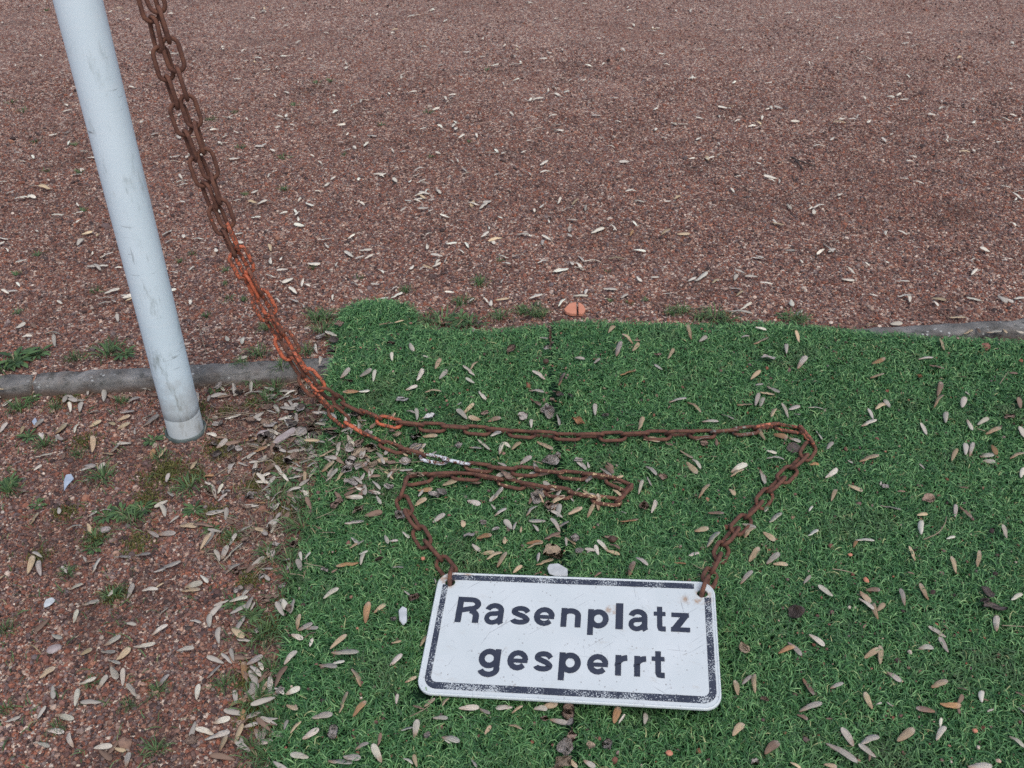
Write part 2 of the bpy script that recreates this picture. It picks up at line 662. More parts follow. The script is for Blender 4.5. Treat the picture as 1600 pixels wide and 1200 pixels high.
def fibres(x, y, z, length, height, width, curl, segs=4, spread=None, heading=None, lean=1.0):
    """many ribbon blades as one quad mesh; returns verts, faces, blade index per vertex"""
    n = len(x)
    head = rng.uniform(0, 2 * np.pi, n) if heading is None else heading
    turn = rng.normal(0, curl, n)
    prof_h = np.interp(np.linspace(0, 1, segs + 1), [0, .3, .6, .8, 1], [0, .60, 1.0, 1.0, .72])
    V = np.zeros((n, segs + 1, 2, 3), np.float32)
    cx, cy = x.copy(), y.copy()
    hd = head.copy()
    roll = rng.normal(0, .5, n)
    for i in range(segs + 1):
        t = i / segs
        w = width * (1 - .65 * t ** 2) * .5
        px, py = -np.sin(hd), np.cos(hd)
        cz = z + height * prof_h[i]
        ox, oy, oz = px * w * np.cos(roll), py * w * np.cos(roll), w * np.sin(roll)
        V[:, i, 0] = np.stack([cx - ox, cy - oy, cz - oz], -1)
        V[:, i, 1] = np.stack([cx + ox, cy + oy, cz + oz], -1)
        st = length / segs * (0.35 + lean * (.35 + .75 * t))
        cx = cx + np.cos(hd) * st
        cy = cy + np.sin(hd) * st
        hd = hd + turn * (0.5 + t) + rng.normal(0, .18, n)
    base = (np.arange(n) * (segs + 1) * 2)[:, None, None]
    k = np.arange(segs)[None, :, None] * 2
    F = base + k + np.array([0, 1, 3, 2])[None, None, :]
    return V.reshape(-1, 3), F.reshape(-1, 4), np.repeat(np.arange(n), (segs + 1) * 2)


# ------------------------------------------------------------------ ground sheet
def axis(lo, hi, fine_lo, fine_hi, step):
    a = list(np.arange(fine_lo, fine_hi + 1e-6, step))
    s, p = step, fine_hi
    while p < hi:
        s *= 1.35
        p += s
        a.append(p)
    s, p = step, fine_lo
    while p > lo:
        s *= 1.35
        p -= s
        a.insert(0, p)
    return np.array(a)


gx, gy = axis(-60, 60, -2.0, 2.0, .025), axis(-40, 80, .3, 3.0, .025)
X, Y = np.meshgrid(gx, gy)
Z = ground_z(X, Y) - .0005
ux, uy = X.ravel(), Y.ravel()
under = on_turf(ux, uy) & (kd(ux, uy) > -0.20)
Zr = Z.ravel()
Zr[under] -= .022
idx = np.arange(X.size).reshape(X.shape)
q = np.stack([idx[:-1, :-1], idx[:-1, 1:], idx[1:, 1:], idx[1:, :-1]], -1).reshape(-1, 4)
ground = link_obj("ground", mesh_np("ground", np.stack([ux, uy, Zr], -1), q, m_ground, smooth=True), kind="structure",
                  label="flat ground of fine red-brown gravel reaching past the turf")

# ------------------------------------------------------------------ kerb of concrete edging stones
kerb = bpy.data.objects.new("kerb", None)
COL.objects.link(kerb)
kerb["kind"] = "structure"
kerb["label"] = "low grey concrete kerb edging running under the turf"
kerb.location = (K0[0], K0[1], 0)
kerb.rotation_euler = (0, 0, math.atan2(KD[1], KD[0]))
joint = float((P(52, 592)[:2] - K0[:2]) @ KD)


def kerb_stone(x0, x1, seed):
    r = random.Random(seed)
    bm = bmesh.new()
    n = 40
    prof = [(-KERB_W, -.09), (-KERB_W, -.007), (-KERB_W + .002, -.001), (-KERB_W + .006, .003), (-.008, .004), (-.003, .001), (-.001, -.010), (0, -.09)]
    rings = []
    for i in range(n + 1):
        t = x0 + (x1 - x0) * i / n
        e = .004 if i in (0, n) else 0
        rings.append([bm.verts.new((t, y + (e if j < 3 else -e if j > 4 else 0) + r.gauss(0, .0016), z - e * .7 + r.gauss(0, .0013) - (.004 * max(0, r.gauss(0, 1) - 1.1) if 2 <= j <= 5 else 0))) for j, (y, z) in enumerate(prof)])
    for a, b in zip(rings, rings[1:]):
        for j in range(len(prof) - 1):
            bm.faces.new((a[j], b[j], b[j + 1], a[j + 1]))
    bm.faces.new(rings[0])
    bm.faces.new(rings[-1][::-1])
    bmesh.ops.recalc_face_normals(bm, faces=bm.faces)
    return bm_mesh("kerb_stone", bm, m_kerb)


for i, k in enumerate(range(-2, 5)):
    a = joint + k * 1.0 + .005
    o = link_obj("kerb_stone", kerb_stone(a, a + .990, 50 + i), kerb)

# ------------------------------------------------------------------ artificial turf: two mats with curly pile
def mat_sheet(poly, name):
    lo, hi = poly.min(0), poly.max(0)
    st = .014
    nx, ny = int((hi[0] - lo[0]) / st) + 2, int((hi[1] - lo[1]) / st) + 2
    xs, ys = lo[0] + np.arange(nx) * st, lo[1] + np.arange(ny) * st
    X, Y = np.meshgrid(xs, ys)
    x, y = X.ravel(), Y.ravel()
    ins = inside(poly, x, y)
    # snap near-boundary vertices onto the outline so that the edge follows it
    idx = np.arange(nx * ny).reshape(ny, nx)
    q = np.stack([idx[:-1, :-1], idx[:-1, 1:], idx[1:, 1:], idx[1:, :-1]], -1).reshape(-1, 4)
    keep = ins[q].sum(1) >= 2
    q = q[keep]
    out = (~ins)
    px, py = x.copy(), y.copy()
    best = np.full(len(x), 9.0)
    for i in range(len(poly)):
        a, b = poly[i], poly[(i + 1) % len(poly)]
        ab = b - a
        t = np.clip(((x - a[0]) * ab[0] + (y - a[1]) * ab[1]) / (ab @ ab + 1e-12), 0, 1)
        cx, cy = a[0] + t * ab[0], a[1] + t * ab[1]
        d = np.hypot(x - cx, y - cy)
        m = out & (d < best)
        best = np.where(m, d, best)
        px = np.where(m, cx, px)
        py = np.where(m, cy, py)
    z = turf_z(px, py) - .0015
    used = np.unique(q)
    remap = np.full(len(x), -1)
    remap[used] = np.arange(len(used))
    v = np.stack([px, py, z], -1)[used]
    return mesh_np(name, v, remap[q], m_backing, smooth=True)


def pile(poly, dens, name):
    lo, hi = poly.min(0), poly.max(0)
    n = int((hi[0] - lo[0]) * (hi[1] - lo[1]) * dens)
    x, y = rng.uniform(lo[0], hi[0], n), rng.uniform(lo[1], hi[1], n)
    k = inside(poly, x, y)
    # outside the view the pile thins out
    far = np.clip((np.abs(x) - (.50 + .47 * y)) / .35, 0, 1) + np.clip((.78 - y) / .25, 0, 1)
    k &= rng.uniform(0, 1, n) > np.clip(far, 0, .8)
    x, y = x[k], y[k]
    e = seg_dist(poly, x, y, True)
    sd = seg_dist(seam_w, x, y)
    k = (sd > .0060 + .006 * np.sin(y * 37) * np.sin(y * 61 + 1)) & (rng.uniform(0, 1, len(x)) < np.clip(.25 + e / .012, 0, 1))
    x, y = x[k], y[k]
    z = turf_z(x, y)
    lx, ly, pz = sign_local(x, y)
    under = (np.abs(lx) < SW / 2 + .012) & (np.abs(ly) < SH / 2 + .012) & (pz - z < .022)
    x, y, z = x[~under], y[~under], z[~under]
    n = len(x)
    pat = waves(x * 9, y * 9, 1.0)
    ht = np.clip(rng.normal(.0120, .0040, n), .003, .024)
    ln = np.clip(rng.normal(.022, .006, n), .009, .038)
    wd = rng.uniform(.0014, .0025, n) * (1 + .30 * np.clip(y - 1.1, 0, 2))
    e = seg_dist(poly, x, y, True)
    sdd = seg_dist(seam_w, x, y)
    ht = ht * np.clip(.30 + sdd / .040, 0, 1)
    ln = ln * np.clip(.34 + sdd / .036, 0, 1)
    worn = sstep(.1, .8, waves(x * 2.7 + 1, y * 2.7) + .3 * waves(x * 8, y * 8))
    ht = ht * np.clip(.50 + e / .05, 0, 1) * (1 - .35 * worn)
    V, F, bi = fibres(x, y, z, ln, ht, wd, .75, 4)
    tint = np.clip(rng.beta(2.0, 2.5, n) + .06 * pat - .10 * worn, 0, .98)
    dead = rng.uniform(0, 1, n) < .012
    tint[dead] = 1.0
    return mesh_np(name, V, F, m_fibre, {"tint": tint[bi]})


mats = []
for poly, lab in ((MAT_L, "left strip of green artificial turf beside the bare gravel"), (MAT_R, "right sheet of green artificial turf beyond the seam")):
    o = link_obj("turf_mat", mat_sheet(poly, "turf_mat"), kind="structure", label=lab)
    p = link_obj("turf_pile", pile(poly, 82000, "turf_pile"), o, kind="stuff")
    mats.append(o)

# ------------------------------------------------------------------ gravel grains (stuff, instanced)
GC = np.array([c for _, c in GRAV])
GP = np.array([p for p, _ in GRAV])


def grav_col(n):
    u = rng.uniform(0, 1, n)
    return np.stack([np.interp(u, GP, GC[:, i]) for i in range(3)], -1)


def grain_object(name, x, y, size, label, zfun=ground_z):
    n = len(x)
    z = zfun(x, y) + size * .10
    me = bpy.data.meshes.new(name)
    me.vertices.add(n)
    me.vertices.foreach_set("co", np.stack([x, y, z], -1).astype(np.float32).ravel())
    s = size[:, None] * rng.uniform(.55, 1.15, (n, 3)) * .5
    s[:, 2] *= .75
    a = me.attributes.new("scl", 'FLOAT_VECTOR', 'POINT')
    a.data.foreach_set("vector", s.astype(np.float32).ravel())
    r = np.stack([rng.normal(0, .5, n), rng.normal(0, .5, n), rng.uniform(0, 6.28, n)], -1)
    a = me.attributes.new("rot", 'FLOAT_VECTOR', 'POINT')
    a.data.foreach_set("vector", r.astype(np.float32).ravel())
    c = grav_col(n) * rng.uniform(.75, 1.2, (n, 1))
    c *= (1.0 + .16 * waves(x * 1.3 + 5, y * 3.1))[:, None]
    damp = sstep(.15, .75, waves(x * 2.1 + 3, y * 2.1) + .35 * waves(x * 9, y * 9))
    for uu, vv, rr_ in ((400, 640, .17), (450, 700, .14), (275, 735, .12), (430, 820, .10), (90, 850, .10), (420, 1000, .08), (330, 560, .10)):
        pp = P(uu, vv, FRONT)
        damp = np.maximum(damp, 1.25 * np.exp(-((x - pp[0]) ** 2 + (y - pp[1]) ** 2) / rr_ ** 2) + .25 * waves(x * 14, y * 14) - .15)
    damp = np.clip(damp, 0, 1.3)[:, None]
    c = c * (1 - .42 * damp) + damp * .42 * np.array([.060, .040, .034])
    a = me.attributes.new("gcol", 'FLOAT_COLOR', 'POINT')
    a.data.foreach_set("color", np.hstack([c, np.ones((n, 1))]).astype(np.float32).ravel())
    me.materials.append(m_grain)
    o = link_obj(name, me, kind="stuff", label=label)
    ng = bpy.data.node_groups.new("scatter_grains", 'GeometryNodeTree')
    ng.interface.new_socket("Geometry", in_out='INPUT', socket_type='NodeSocketGeometry')
    ng.interface.new_socket("Geometry", in_out='OUTPUT', socket_type='NodeSocketGeometry')
    gi, go = ng.nodes.new("NodeGroupInput"), ng.nodes.new("NodeGroupOutput")
    ico = ng.nodes.new("GeometryNodeMeshIcoSphere")
    ico.inputs["Radius"].default_value = 1.0
    ico.inputs["Subdivisions"].default_value = 1
    sm = ng.nodes.new("GeometryNodeSetMaterial")
    sm.inputs["Material"].default_value = m_grain
    inst = ng.nodes.new("GeometryNodeInstanceOnPoints")
    na, nr = ng.nodes.new("GeometryNodeInputNamedAttribute"), ng.nodes.new("GeometryNodeInputNamedAttribute")
    for nd, k in ((na, "scl"), (nr, "rot")):
        nd.data_type = 'FLOAT_VECTOR'
        nd.inputs["Name"].default_value = k
    L = ng.links.new
    L(ico.outputs["Mesh"], sm.inputs["Geometry"])
    L(gi.outputs[0], inst.inputs["Points"])
    L(sm.outputs[0], inst.inputs["Instance"])
    L(na.outputs["Attribute"], inst.inputs["Scale"])
    L(nr.outputs["Attribute"], inst.inputs["Rotation"])
    L(inst.outputs[0], go.inputs[0])
    md = o.modifiers.new("scatter", 'NODES')
    md.node_group = ng
    return o


def scatter(n, x0, x1, y0, y1):
    return rng.uniform(x0, x1, n), rng.uniform(y0, y1, n)


# in front of the kerb, left of the turf
x, y = scatter(190000, -1.85, -.05, .55, 2.05)
k = ~on_turf(x, y) & (kd(x, y) < -.052) & (x > -.85 - .55 * y)
x, y = x[k], y[k]
grain_object("gravel", x, y, np.exp(rng.normal(math.log(.0052), .38, len(x))), "loose red and grey gravel grains left of the turf")
# behind the kerb, near part
x, y = scatter(700000, -3.6, 3.6, 1.85, 6.0)
k = (kd(x, y) > .002) & (np.abs(x) < .65 + .56 * y) & ~on_turf(x, y) & (rng.uniform(0, 1, len(x)) < np.clip(1.30 - (y - 2.1) * .42, .0, 1) ** 1.3)
x, y = x[k], y[k]
grain_object("gravel", x, y, np.exp(rng.normal(math.log(.0056), .40, len(x))), "loose red-brown gravel grains behind the kerb")
# sparse far stones
x, y = scatter(30000, -3.9, 3.9, 3.0, 7.0)
grain_object("gravel", x, y, np.exp(rng.normal(math.log(.0078), .35, len(x))), "sparse small stones on the far gravel")

# grit trodden into the turf
x, y = scatter(5200, -.6, 1.8, .7, 2.1)
k = on_turf(x, y)
x, y = x[k], y[k]
lx, ly, _pz = sign_local(x, y)
k = ~((np.abs(lx) < SW / 2 + .02) & (np.abs(ly) < SH / 2 + .02))
x, y = x[k], y[k]
grain_object("grit", x, y, np.exp(rng.normal(math.log(.0048), .4, len(x))), "fine red grit trodden into the turf pile", lambda a, b: turf_z(a, b) + .0095)

# ------------------------------------------------------------------ pole
PB = P(291, 674, FRONT)
pole = bpy.data.objects.new("post", None)
COL.objects.link(pole)
pole.location = PB
pole["label"] = "pale blue-white painted steel post standing in front of the kerb"
pole["category"] = "post"
PR = .0402
top_z = 1.16
JOIN = .058
bm = lathe([(PR - .0008, JOIN - .004), (PR - .0006, JOIN), (PR, JOIN + .0008)] + [(PR, z) for z in np.linspace(JOIN + .02, top_z, 24)], 64)
for v in bm.verts:   # the lower paint edge wanders
    if v.co.z < JOIN + .0015:
        a = math.atan2(v.co.y, v.co.x)
        v.co.z += .004 * math.sin(a * 1.0 + .6) + .002 * math.sin(a * 3 + 1)
link_obj("tube", bm_mesh("tube", bm, m_pole), pole)
bm = lathe([(PR - .0003, -.06), (PR - .0003, JOIN - .0015), (PR - .0010, JOIN)], 64)
m_sleeve = mat_plain("bluish_galvanised_sleeve", [(.30, (.47, .53, .57)), (.50, (.54, .61, .655)), (.66, (.27, .29, .28))], 18, .45, .1, .4)
link_obj("ground_sleeve", bm_mesh("ground_sleeve", bm, m_pole), pole)
bm = lathe([(PR - .001, -.01), (PR + .001, .0075), (PR + .0042, .0095), (PR + .0062, .007), (PR + .0066, .001), (PR + .006, -.02)], 64)
link_obj("collar", bm_mesh("collar", bm, m_collar), pole)
bm = lathe([(PR, top_z), (PR + .002, top_z), (PR + .002, top_z + .01), (PR - .006, top_z + .02), (.012, top_z + .026), (.0005, top_z + .027)], 64)
link_obj("cap", bm_mesh("cap", bm, m_collar), pole)

# ------------------------------------------------------------------ the sign
sign = bpy.data.objects.new("notice_sign", None)
COL.objects.link(sign)
sign.location = SIGN_C
sign.rotation_euler = SIGN_ROT
sign["label"] = "white metal sign reading Rasenplatz gesperrt lying on the turf"
sign["category"] = "sign"


def rrect(x0, x1, y0, y1, r, n=9):
    out = []
    for cx, cy, a0 in ((x1 - r, y1 - r, 0), (x0 + r, y1 - r, 90), (x0 + r, y0 + r, 180), (x1 - r, y0 + r, 270)):
        for i in range(n):
            a = R(a0 + 90 * i / (n - 1))
            out.append((cx + r * math.cos(a), cy + r * math.sin(a)))
    return out


HOLES = [(-.2262 * SG, .1005 * SG), (.2280 * SG, .0975 * SG)]
HR = .0088
TH = .0034
bm = bmesh.new()
loops = [rrect(-SW / 2 + .0012, SW / 2 - .0012, -SH / 2 + .0012, SH / 2 - .0012, .026)]
for hx, hy in HOLES:
    loops.append([(hx + HR * math.cos(a) * 1.08, hy + HR * math.sin(a) * .92) for a in np.linspace(0, 2 * math.pi, 20, endpoint=False)])
edges = []
for lp in loops:
    vs = [bm.verts.new((a, b, 0)) for a, b in lp]
    edges += [bm.edges.new((vs[i], vs[(i + 1) % len(vs)])) for i in range(len(vs))]
res = bmesh.ops.triangle_fill(bm, use_beauty=True, edges=edges)
for f in bm.faces:
    if f.normal.z < 0:
        f.normal_flip()
ext = bmesh.ops.extrude_face_region(bm, geom=list(bm.faces))
for v in [g for g in ext["geom"] if isinstance(g, bmesh.types.BMVert)]:
    v.co.z -= TH
bmesh.ops.recalc_face_normals(bm, faces=bm.faces)
plate = link_obj("plate", bm_mesh("plate", bm, m_white, False), sign)
# folded rim round the plate: a thin rounded bead
rim_o = rrect(-SW / 2, SW / 2, -SH / 2, SH / 2, .027)
rim_i = rrect(-SW / 2 + .0040, SW / 2 - .0040, -SH / 2 + .0040, SH / 2 - .0040, .023)
bm = bmesh.new()
prof = [(1.0, -.0044), (1.0, -.0006), (.8, .0005), (.45, .0009), (.15, .0006), (0.0, -.0002)]
rings = [[bm.verts.new((i[0] + (o[0] - i[0]) * k, i[1] + (o[1] - i[1]) * k, z)) for k, z in prof] for o, i in zip(rim_o, rim_i)]
for a, b in zip(rings, rings[1:] + rings[:1]):
    for j in range(len(prof) - 1):
        bm.faces.new((a[j], b[j], b[j + 1], a[j + 1]))
bmesh.ops.recalc_face_normals(bm, faces=bm.faces)
link_obj("rim", bm_mesh("rim", bm, m_white, True), sign)
# printed border
bo = rrect(-.2390 * SG, .2425 * SG, -.1130 * SG, .1178 * SG, .022, 12)
bi = rrect(-.2288 * SG, .2310 * SG, -.1005 * SG, .1062 * SG, .011, 12)


def dense(lo, li, step=.006):
    O, I = [], []
    for i in range(len(lo)):
        a, b = Vector(lo[i]), Vector(lo[(i + 1) % len(lo)])
        c, d = Vector(li[i]), Vector(li[(i + 1) % len(li)])
        n = max(1, int((b - a).length / step))
        for k in range(n):
            O.append(a.lerp(b, k / n))
            I.append(c.lerp(d, k / n))
    return O, I


O, I = dense(bo, bi)
bm = bmesh.new()
vo = [bm.verts.new((p.x, p.y, .0004)) for p in O]
vi = [bm.verts.new((p.x, p.y, .0004)) for p in I]
for k in range(len(O)):
    k2 = (k + 1) % len(O)
    c = (O[k] + I[k] + O[k2] + I[k2]) / 4
    if min((c - Vector(h)).length for h in HOLES) < HR + .0015:
        continue
    if c.x > .205 * SG and c.y > .085 * SG and c.x + c.y > .325 * SG:
        continue
    bm.faces.new((vo[k], vo[k2], vi[k2], vi[k]))
for v in [v for v in bm.verts if not v.link_faces]:
    bm.verts.remove(v)
ob = link_obj("border_stripe", bm_mesh("border_stripe", bm, m_print, False), sign)
ob.color = (1, 1, 1, .80)

# letters: heavy grotesque strokes drawn as flat ribbons
def arc(cx, cy, rx, ry, a0, a1, n=14):
    return [(cx + rx * math.cos(R(a0 + (a1 - a0) * i / n)), cy + ry * math.sin(R(a0 + (a1 - a0) * i / n))) for i in range(n + 1)]


W_ = .282      # stroke width, x-height = 1
h_ = W_ / 2
# each glyph: (advance width, [(points, width)])  -- x-height 1, cap height 1.38, baseline 0
GLYPH = {
    'R': (1.08, [([(h_, 0), (h_, 1.38)], W_), ([(h_, 1.38 - h_), (.62, 1.38 - h_)] + arc(.62, 1.38 - .385, .32, .385 - h_, 90, -90) + [(h_, .60 + h_ * .2)], W_ * .96), (arc(.60, .34, .32, .30, 88, 0) + [(.92, 0)], W_)]),
    'a': (.98, [(arc(.47, .70, .335, .30 - h_ + .11, 172, 0) + [(.80, .10), (.86, 0)], W_), ([(.80, .60), (.55, .545)] + arc(.40, .30, .275, .235, 85, 290) + [(.62, .125), (.80, .30)], W_ * .88)]),
    's': (.95, [([(.84, .68)] + arc(.48, .705, .315, .30 - h_ + .015, 20, 190) + [(.22, .62), (.42, .54), (.62, .47), (.74, .39)] + arc(.475, .285, .345, .285 - h_, 20, -175), W_ * .93)]),
    'e': (1.0, [(arc(.50, .5, .375, .5 - h_ * .92, 0, 322), W_ * .95), ([(.20, .475), (.98, .475)], W_ * .72)]),
    'n': (.94, [([(h_, 0), (h_, 1)], W_), ([(h_, .60)] + arc(.47, .60, .35, .40 - h_, 165, 0) + [(.82, 0)], W_)]),
    'p': (1.0, [([(h_, -.36), (h_, 1)], W_), (arc(.52, .5, .355, .5 - h_ * .95, -180, 180, 26), W_)]),
    'l': (.25, [([(h_, 0), (h_, 1.38)], W_)]),
    't': (.60, [([(.30, 1.28), (.30, .22), (.335, .14), (.42, h_ * .85), (.60, h_ * .85)], W_ * .95), ([(0, .90), (.60, .90)], W_ * .78)]),
    'z': (.90, [([(.03, 1 - h_ * .85), (.87, 1 - h_ * .85)], W_ * .85), ([(.72, .88), (.17, .13)], W_ * 1.12), ([(0, h_ * .85), (.90, h_ * .85)], W_ * .85)]),
    'g': (1.0, [([(1 - h_, 1), (1 - h_, .05)] + arc(.50, .02, .38, .28, 0, -165), W_ * .95), (arc(.475, .52, .355, .48 - h_ * .95, -180, 180, 26), W_)]),
    'r': (.60, [([(h_, 0), (h_, 1)], W_), ([(h_, .52)] + arc(.58, .52, .46, .48 - h_ * .9, 178, 92), W_)]),
}


def ribbon(bm, pts, w, z, sx, sy, ox, oy):
    pts = [Vector(p) for p in pts]
    q = [pts[0]]
    for p in pts[1:]:
        if (p - q[-1]).length > 1e-4:
            q.append(p)
    pts = q
    closed = (pts[0] - pts[-1]).length < 1e-3
    prev = None
    L = []
    for i, p in enumerate(pts):
        a = pts[i - 1] if i else (pts[-2] if closed else pts[0])
        b = pts[i + 1] if i < len(pts) - 1 else (pts[1] if closed else pts[-1])
        t1 = (p - a).normalized() if (p - a).length > 1e-6 else (b - p).normalized()
        t2 = (b - p).normalized() if (b - p).length > 1e-6 else t1
        n1 = Vector((-t1.y, t1.x))
        n2 = Vector((-t2.y, t2.x))
        m = (n1 + n2)
        m = m.normalized() if m.length > 1e-6 else n1
        k = min(1.6, 1 / max(.3, m.dot(n1)))
        L.append((p + m * w / 2 * k, p - m * w / 2 * k))
    vs = [[bm.verts.new((ox + c.x * sx, oy + c.y * sy, z)) for c in pr] for pr in L]
    for a, b in zip(vs, vs[1:]):
        f = bm.faces.new((a[0], a[1], b[1], b[0]))


ROW1 = [('R', -.2056, -.1623, .0165, .0684), ('a', -.1534, -.1185, .0155, .0567), ('s', -.1074, -.0727, .0162, .0555), ('e', -.0655, -.0292, .0180, .0567),
        ('n', -.0180, .0162, .0166, .0562), ('p', .0289, .0647, .0170, .0562), ('l', .0772, .0886, .0172, .0697), ('a', .0996, .1333, .0165, .0572),
        ('t', .1428, .1632, .0172, .0670), ('z', .1720, .2042, .0178, .0557)]
ROW2 = [('g', -.1516, -.1149, -.0713, -.0350), ('e', -.1028, -.0678, -.0718, -.0348), ('s', -.0582, -.0259, -.0718, -.0342), ('p', -.0154, .0209, -.0715, -.0343),
        ('e', .0321, .0674, -.0717, -.0344), ('r', .0788, .0999, -.0714, -.0344), ('r', .1102, .1312, -.0715, -.0344), ('t', .1390, .1603, -.0713, -.0233)]
XH = .0385
for row, base in ((ROW1, .0168), (ROW2, -.0716)):
    for ch, xa, xb, yb, yt in row:
        adv, strokes = GLYPH[ch]
        bm = bmesh.new()
        for i, (pts, w) in enumerate(strokes):
            ribbon(bm, pts, w, .0005 + i * .00008, (xb - xa) / adv * SG, XH * SG, xa * SG, base * SG)
        for f in bm.faces:
            f.normal_update()
            if f.normal.z < 0:
                f.normal_flip()
        o = link_obj("letter", bm_mesh("letter", bm, m_print, False), sign)
        o.color = (1, 1, 1, .34)

# ------------------------------------------------------------------ the two chains
PITCHL, WIRE, LOUT, LWID = .0505, .0080, .0665, .0345


def link_mesh(seed):
    r = random.Random(seed)
    rad = (LWID - WIRE) / 2 * (1 + r.uniform(-.04, .04))
    half = (LOUT - WIRE) / 2 - rad
    cl = []
    for i in range(9):
        a = -math.pi / 2 + math.pi * i / 8
        cl.append((half + rad * math.cos(a), rad * math.sin(a)))
    for i in range(9):
        a = math.pi / 2 + math.pi * i / 8
        cl.append((-half + rad * math.cos(a), rad * math.sin(a)))
    n = len(cl)
    bm = bmesh.new()
    rings = []
    S = 9
    for i, (px, py) in enumerate(cl):
        a, b = cl[i - 1], cl[(i + 1) % n]
        t = Vector((b[0] - a[0], b[1] - a[1], 0)).normalized()
        nn = Vector((t.y, -t.x, 0))
        rr = WIRE / 2 * (1 + r.uniform(-.05, .05))
        rings.append([bm.verts.new(Vector((px, py, 0)) + nn * rr * math.cos(2 * math.pi * k / S) + Vector((0, 0, 1)) * rr * math.sin(2 * math.pi * k / S)) for k in range(S)])
    for i in range(n):
        A, B = rings[i], rings[(i + 1) % n]
        for k in range(S):
            bm.faces.new((A[k], A[(k + 1) % S], B[(k + 1) % S], B[k]))
    bmesh.ops.recalc_face_normals(bm, faces=bm.faces)
    return bm_mesh("link", bm, m_link)


LINKS = [link_mesh(i) for i in range(4)]
LAND = spot(590, 680)
pl_d = (LAND - PB)[:2] / np.linalg.norm((LAND - PB)[:2])
pl_n = np.array([-pl_d[1], pl_d[0], 0])


def on_plane(u, v):
    d = ray(u, v)
    c = np.array([0, 0, CAMH])
    t = ((PB - c) @ pl_n) / (d @ pl_n)
    return c + d * t


HANG_A = [(243, -2), (272, 90), (302, 185), (331, 275), (354, 345), (378, 400), (403, 450), (428, 495), (453, 538), (479, 580), (510, 614)]
GRND_A = [(548, 637), (592, 655), (640, 665), (700, 668), (760, 673), (820, 678), (880, 682), (940, 682), (1000, 680), (1060, 679), (1120, 677), (1170, 672),
          (1215, 666), (1250, 672), (1270, 684), (1263, 706), (1236, 735), (1206, 765), (1181, 795), (1152, 825), (1130, 855), (1119, 880), (1108, 905)]
HANG_B = [(231, -2), (252, 90), (282, 185), (315, 275), (340, 340), (364, 395), (391, 445), (413, 488), (437, 530), (462, 572), (491, 612), (520, 643)]
GRND_B = [(552, 668), (592, 690), (640, 708), (690, 719), (740, 729), (790, 734), (840, 737), (890, 742), (940, 746), (970, 754), (984, 766), (962, 786), (930, 780), (892, 772),
          (855, 766), (822, 760), (790, 753), (758, 747), (725, 743), (690, 743), (655, 747), (630, 754), (624, 768), (630, 787), (641, 809), (655, 832), (667, 852),
          (686, 873), (703, 886), (707, 896)]


def hole_world(i, dz=0.0):
    hx, hy = HOLES[i]
    return SIGN_C + SIGN_M @ np.array([hx, hy, dz])


def path3d(hang, grnd, hole):
    pts = [on_plane(u, v) for u, v in hang]
    top = pts[0]
    hook = np.array([PB[0] + pl_d[0] * (PR + .022), PB[1] + pl_d[1] * (PR + .022), PB[2] + 1.09])
    ups = []
    d0 = pts[0] - pts[1]
    d0 = d0 / np.linalg.norm(d0)
    L = np.linalg.norm(hook - top)
    for t in np.linspace(1, .15, 7):
        a = top + d0 * L * t
        ups.append(a * (1 - t) + hook * t)
    pts = ups + pts
    nh = len(pts)
    for u, v in grnd:
        pts.append(spot(u, v, .008))
    pts.append(hole_world(hole, .004))
    return np.array(pts), hook


def resample(pts, step):
    # dense Catmull-Rom then chord stepping
    D = []
    n = len(pts)
    for i in range(n - 1):
        p0, p1, p2, p3 = pts[max(i - 1, 0)], pts[i], pts[i + 1], pts[min(i + 2, n - 1)]
        for t in np.linspace(0, 1, 24, endpoint=False):
            D.append(.5 * ((2 * p1) + (-p0 + p2) * t + (2 * p0 - 5 * p1 + 4 * p2 - p3) * t * t + (-p0 + 3 * p1 - 3 * p2 + p3) * t ** 3))
    D.append(pts[-1])
    D = np.array(D)[::-1]        # start at the sign's hole
    out = [D[0]]
    for p in D:
        while np.linalg.norm(p - out[-1]) >= step:
            out.append(out[-1] + (p - out[-1]) / np.linalg.norm(p - out[-1]) * step)
    return np.array(out)


def to_px(p):
    d = p - np.array([0, 0, CAMH])
    zc = d[1] * CT - d[2] * ST
    yc = d[1] * ST + d[2] * CT
    return 800 + FPX * d[0] / zc, 600 - FPX * yc / zc


ORANGE, WHITE_P, CREAM = (.52, .135, .066), (.62, .65, .68), (.62, .46, .26)


def chain_paint(which, u, v, i, r):
    """paint of the link at this place: colour, how much of it is left"""
    if v < 325:
        return (*ORANGE, .02)
    if which == 0:
        if v < 660 and u < 640:
            return (*ORANGE, min(1, (v - 300) / 70) * r.uniform(.32, .66) if v < 480 else r.uniform(.32, .62))
        if u < 690:
            return (*ORANGE, r.uniform(.20, .45))
        if 1100 < u < 1170 and v < 700:
            return (.26, .27, .24, .44)
        if 1165 < u < 1300 and v < 700:
            return (.54, .17, .10, r.uniform(.40, .56))
        if v > 700 and u < 1290:
            return (.45, .12, .07, r.uniform(.05, .35))
        return (.2, .1, .06, .1)
    if u < 668 and v < 722 and v > 325:
        return (*ORANGE, min(1, (v - 300) / 70) * r.uniform(.32, .66) if v < 480 else r.uniform(.36, .68))
    if 668 <= u < 745 and v < 733:
        return (*WHITE_P, .56)
    if 745 <= u < 1000 and v < 790:
        return (*CREAM, r.uniform(.26, .44))
    return (.2, .1, .06, .05)


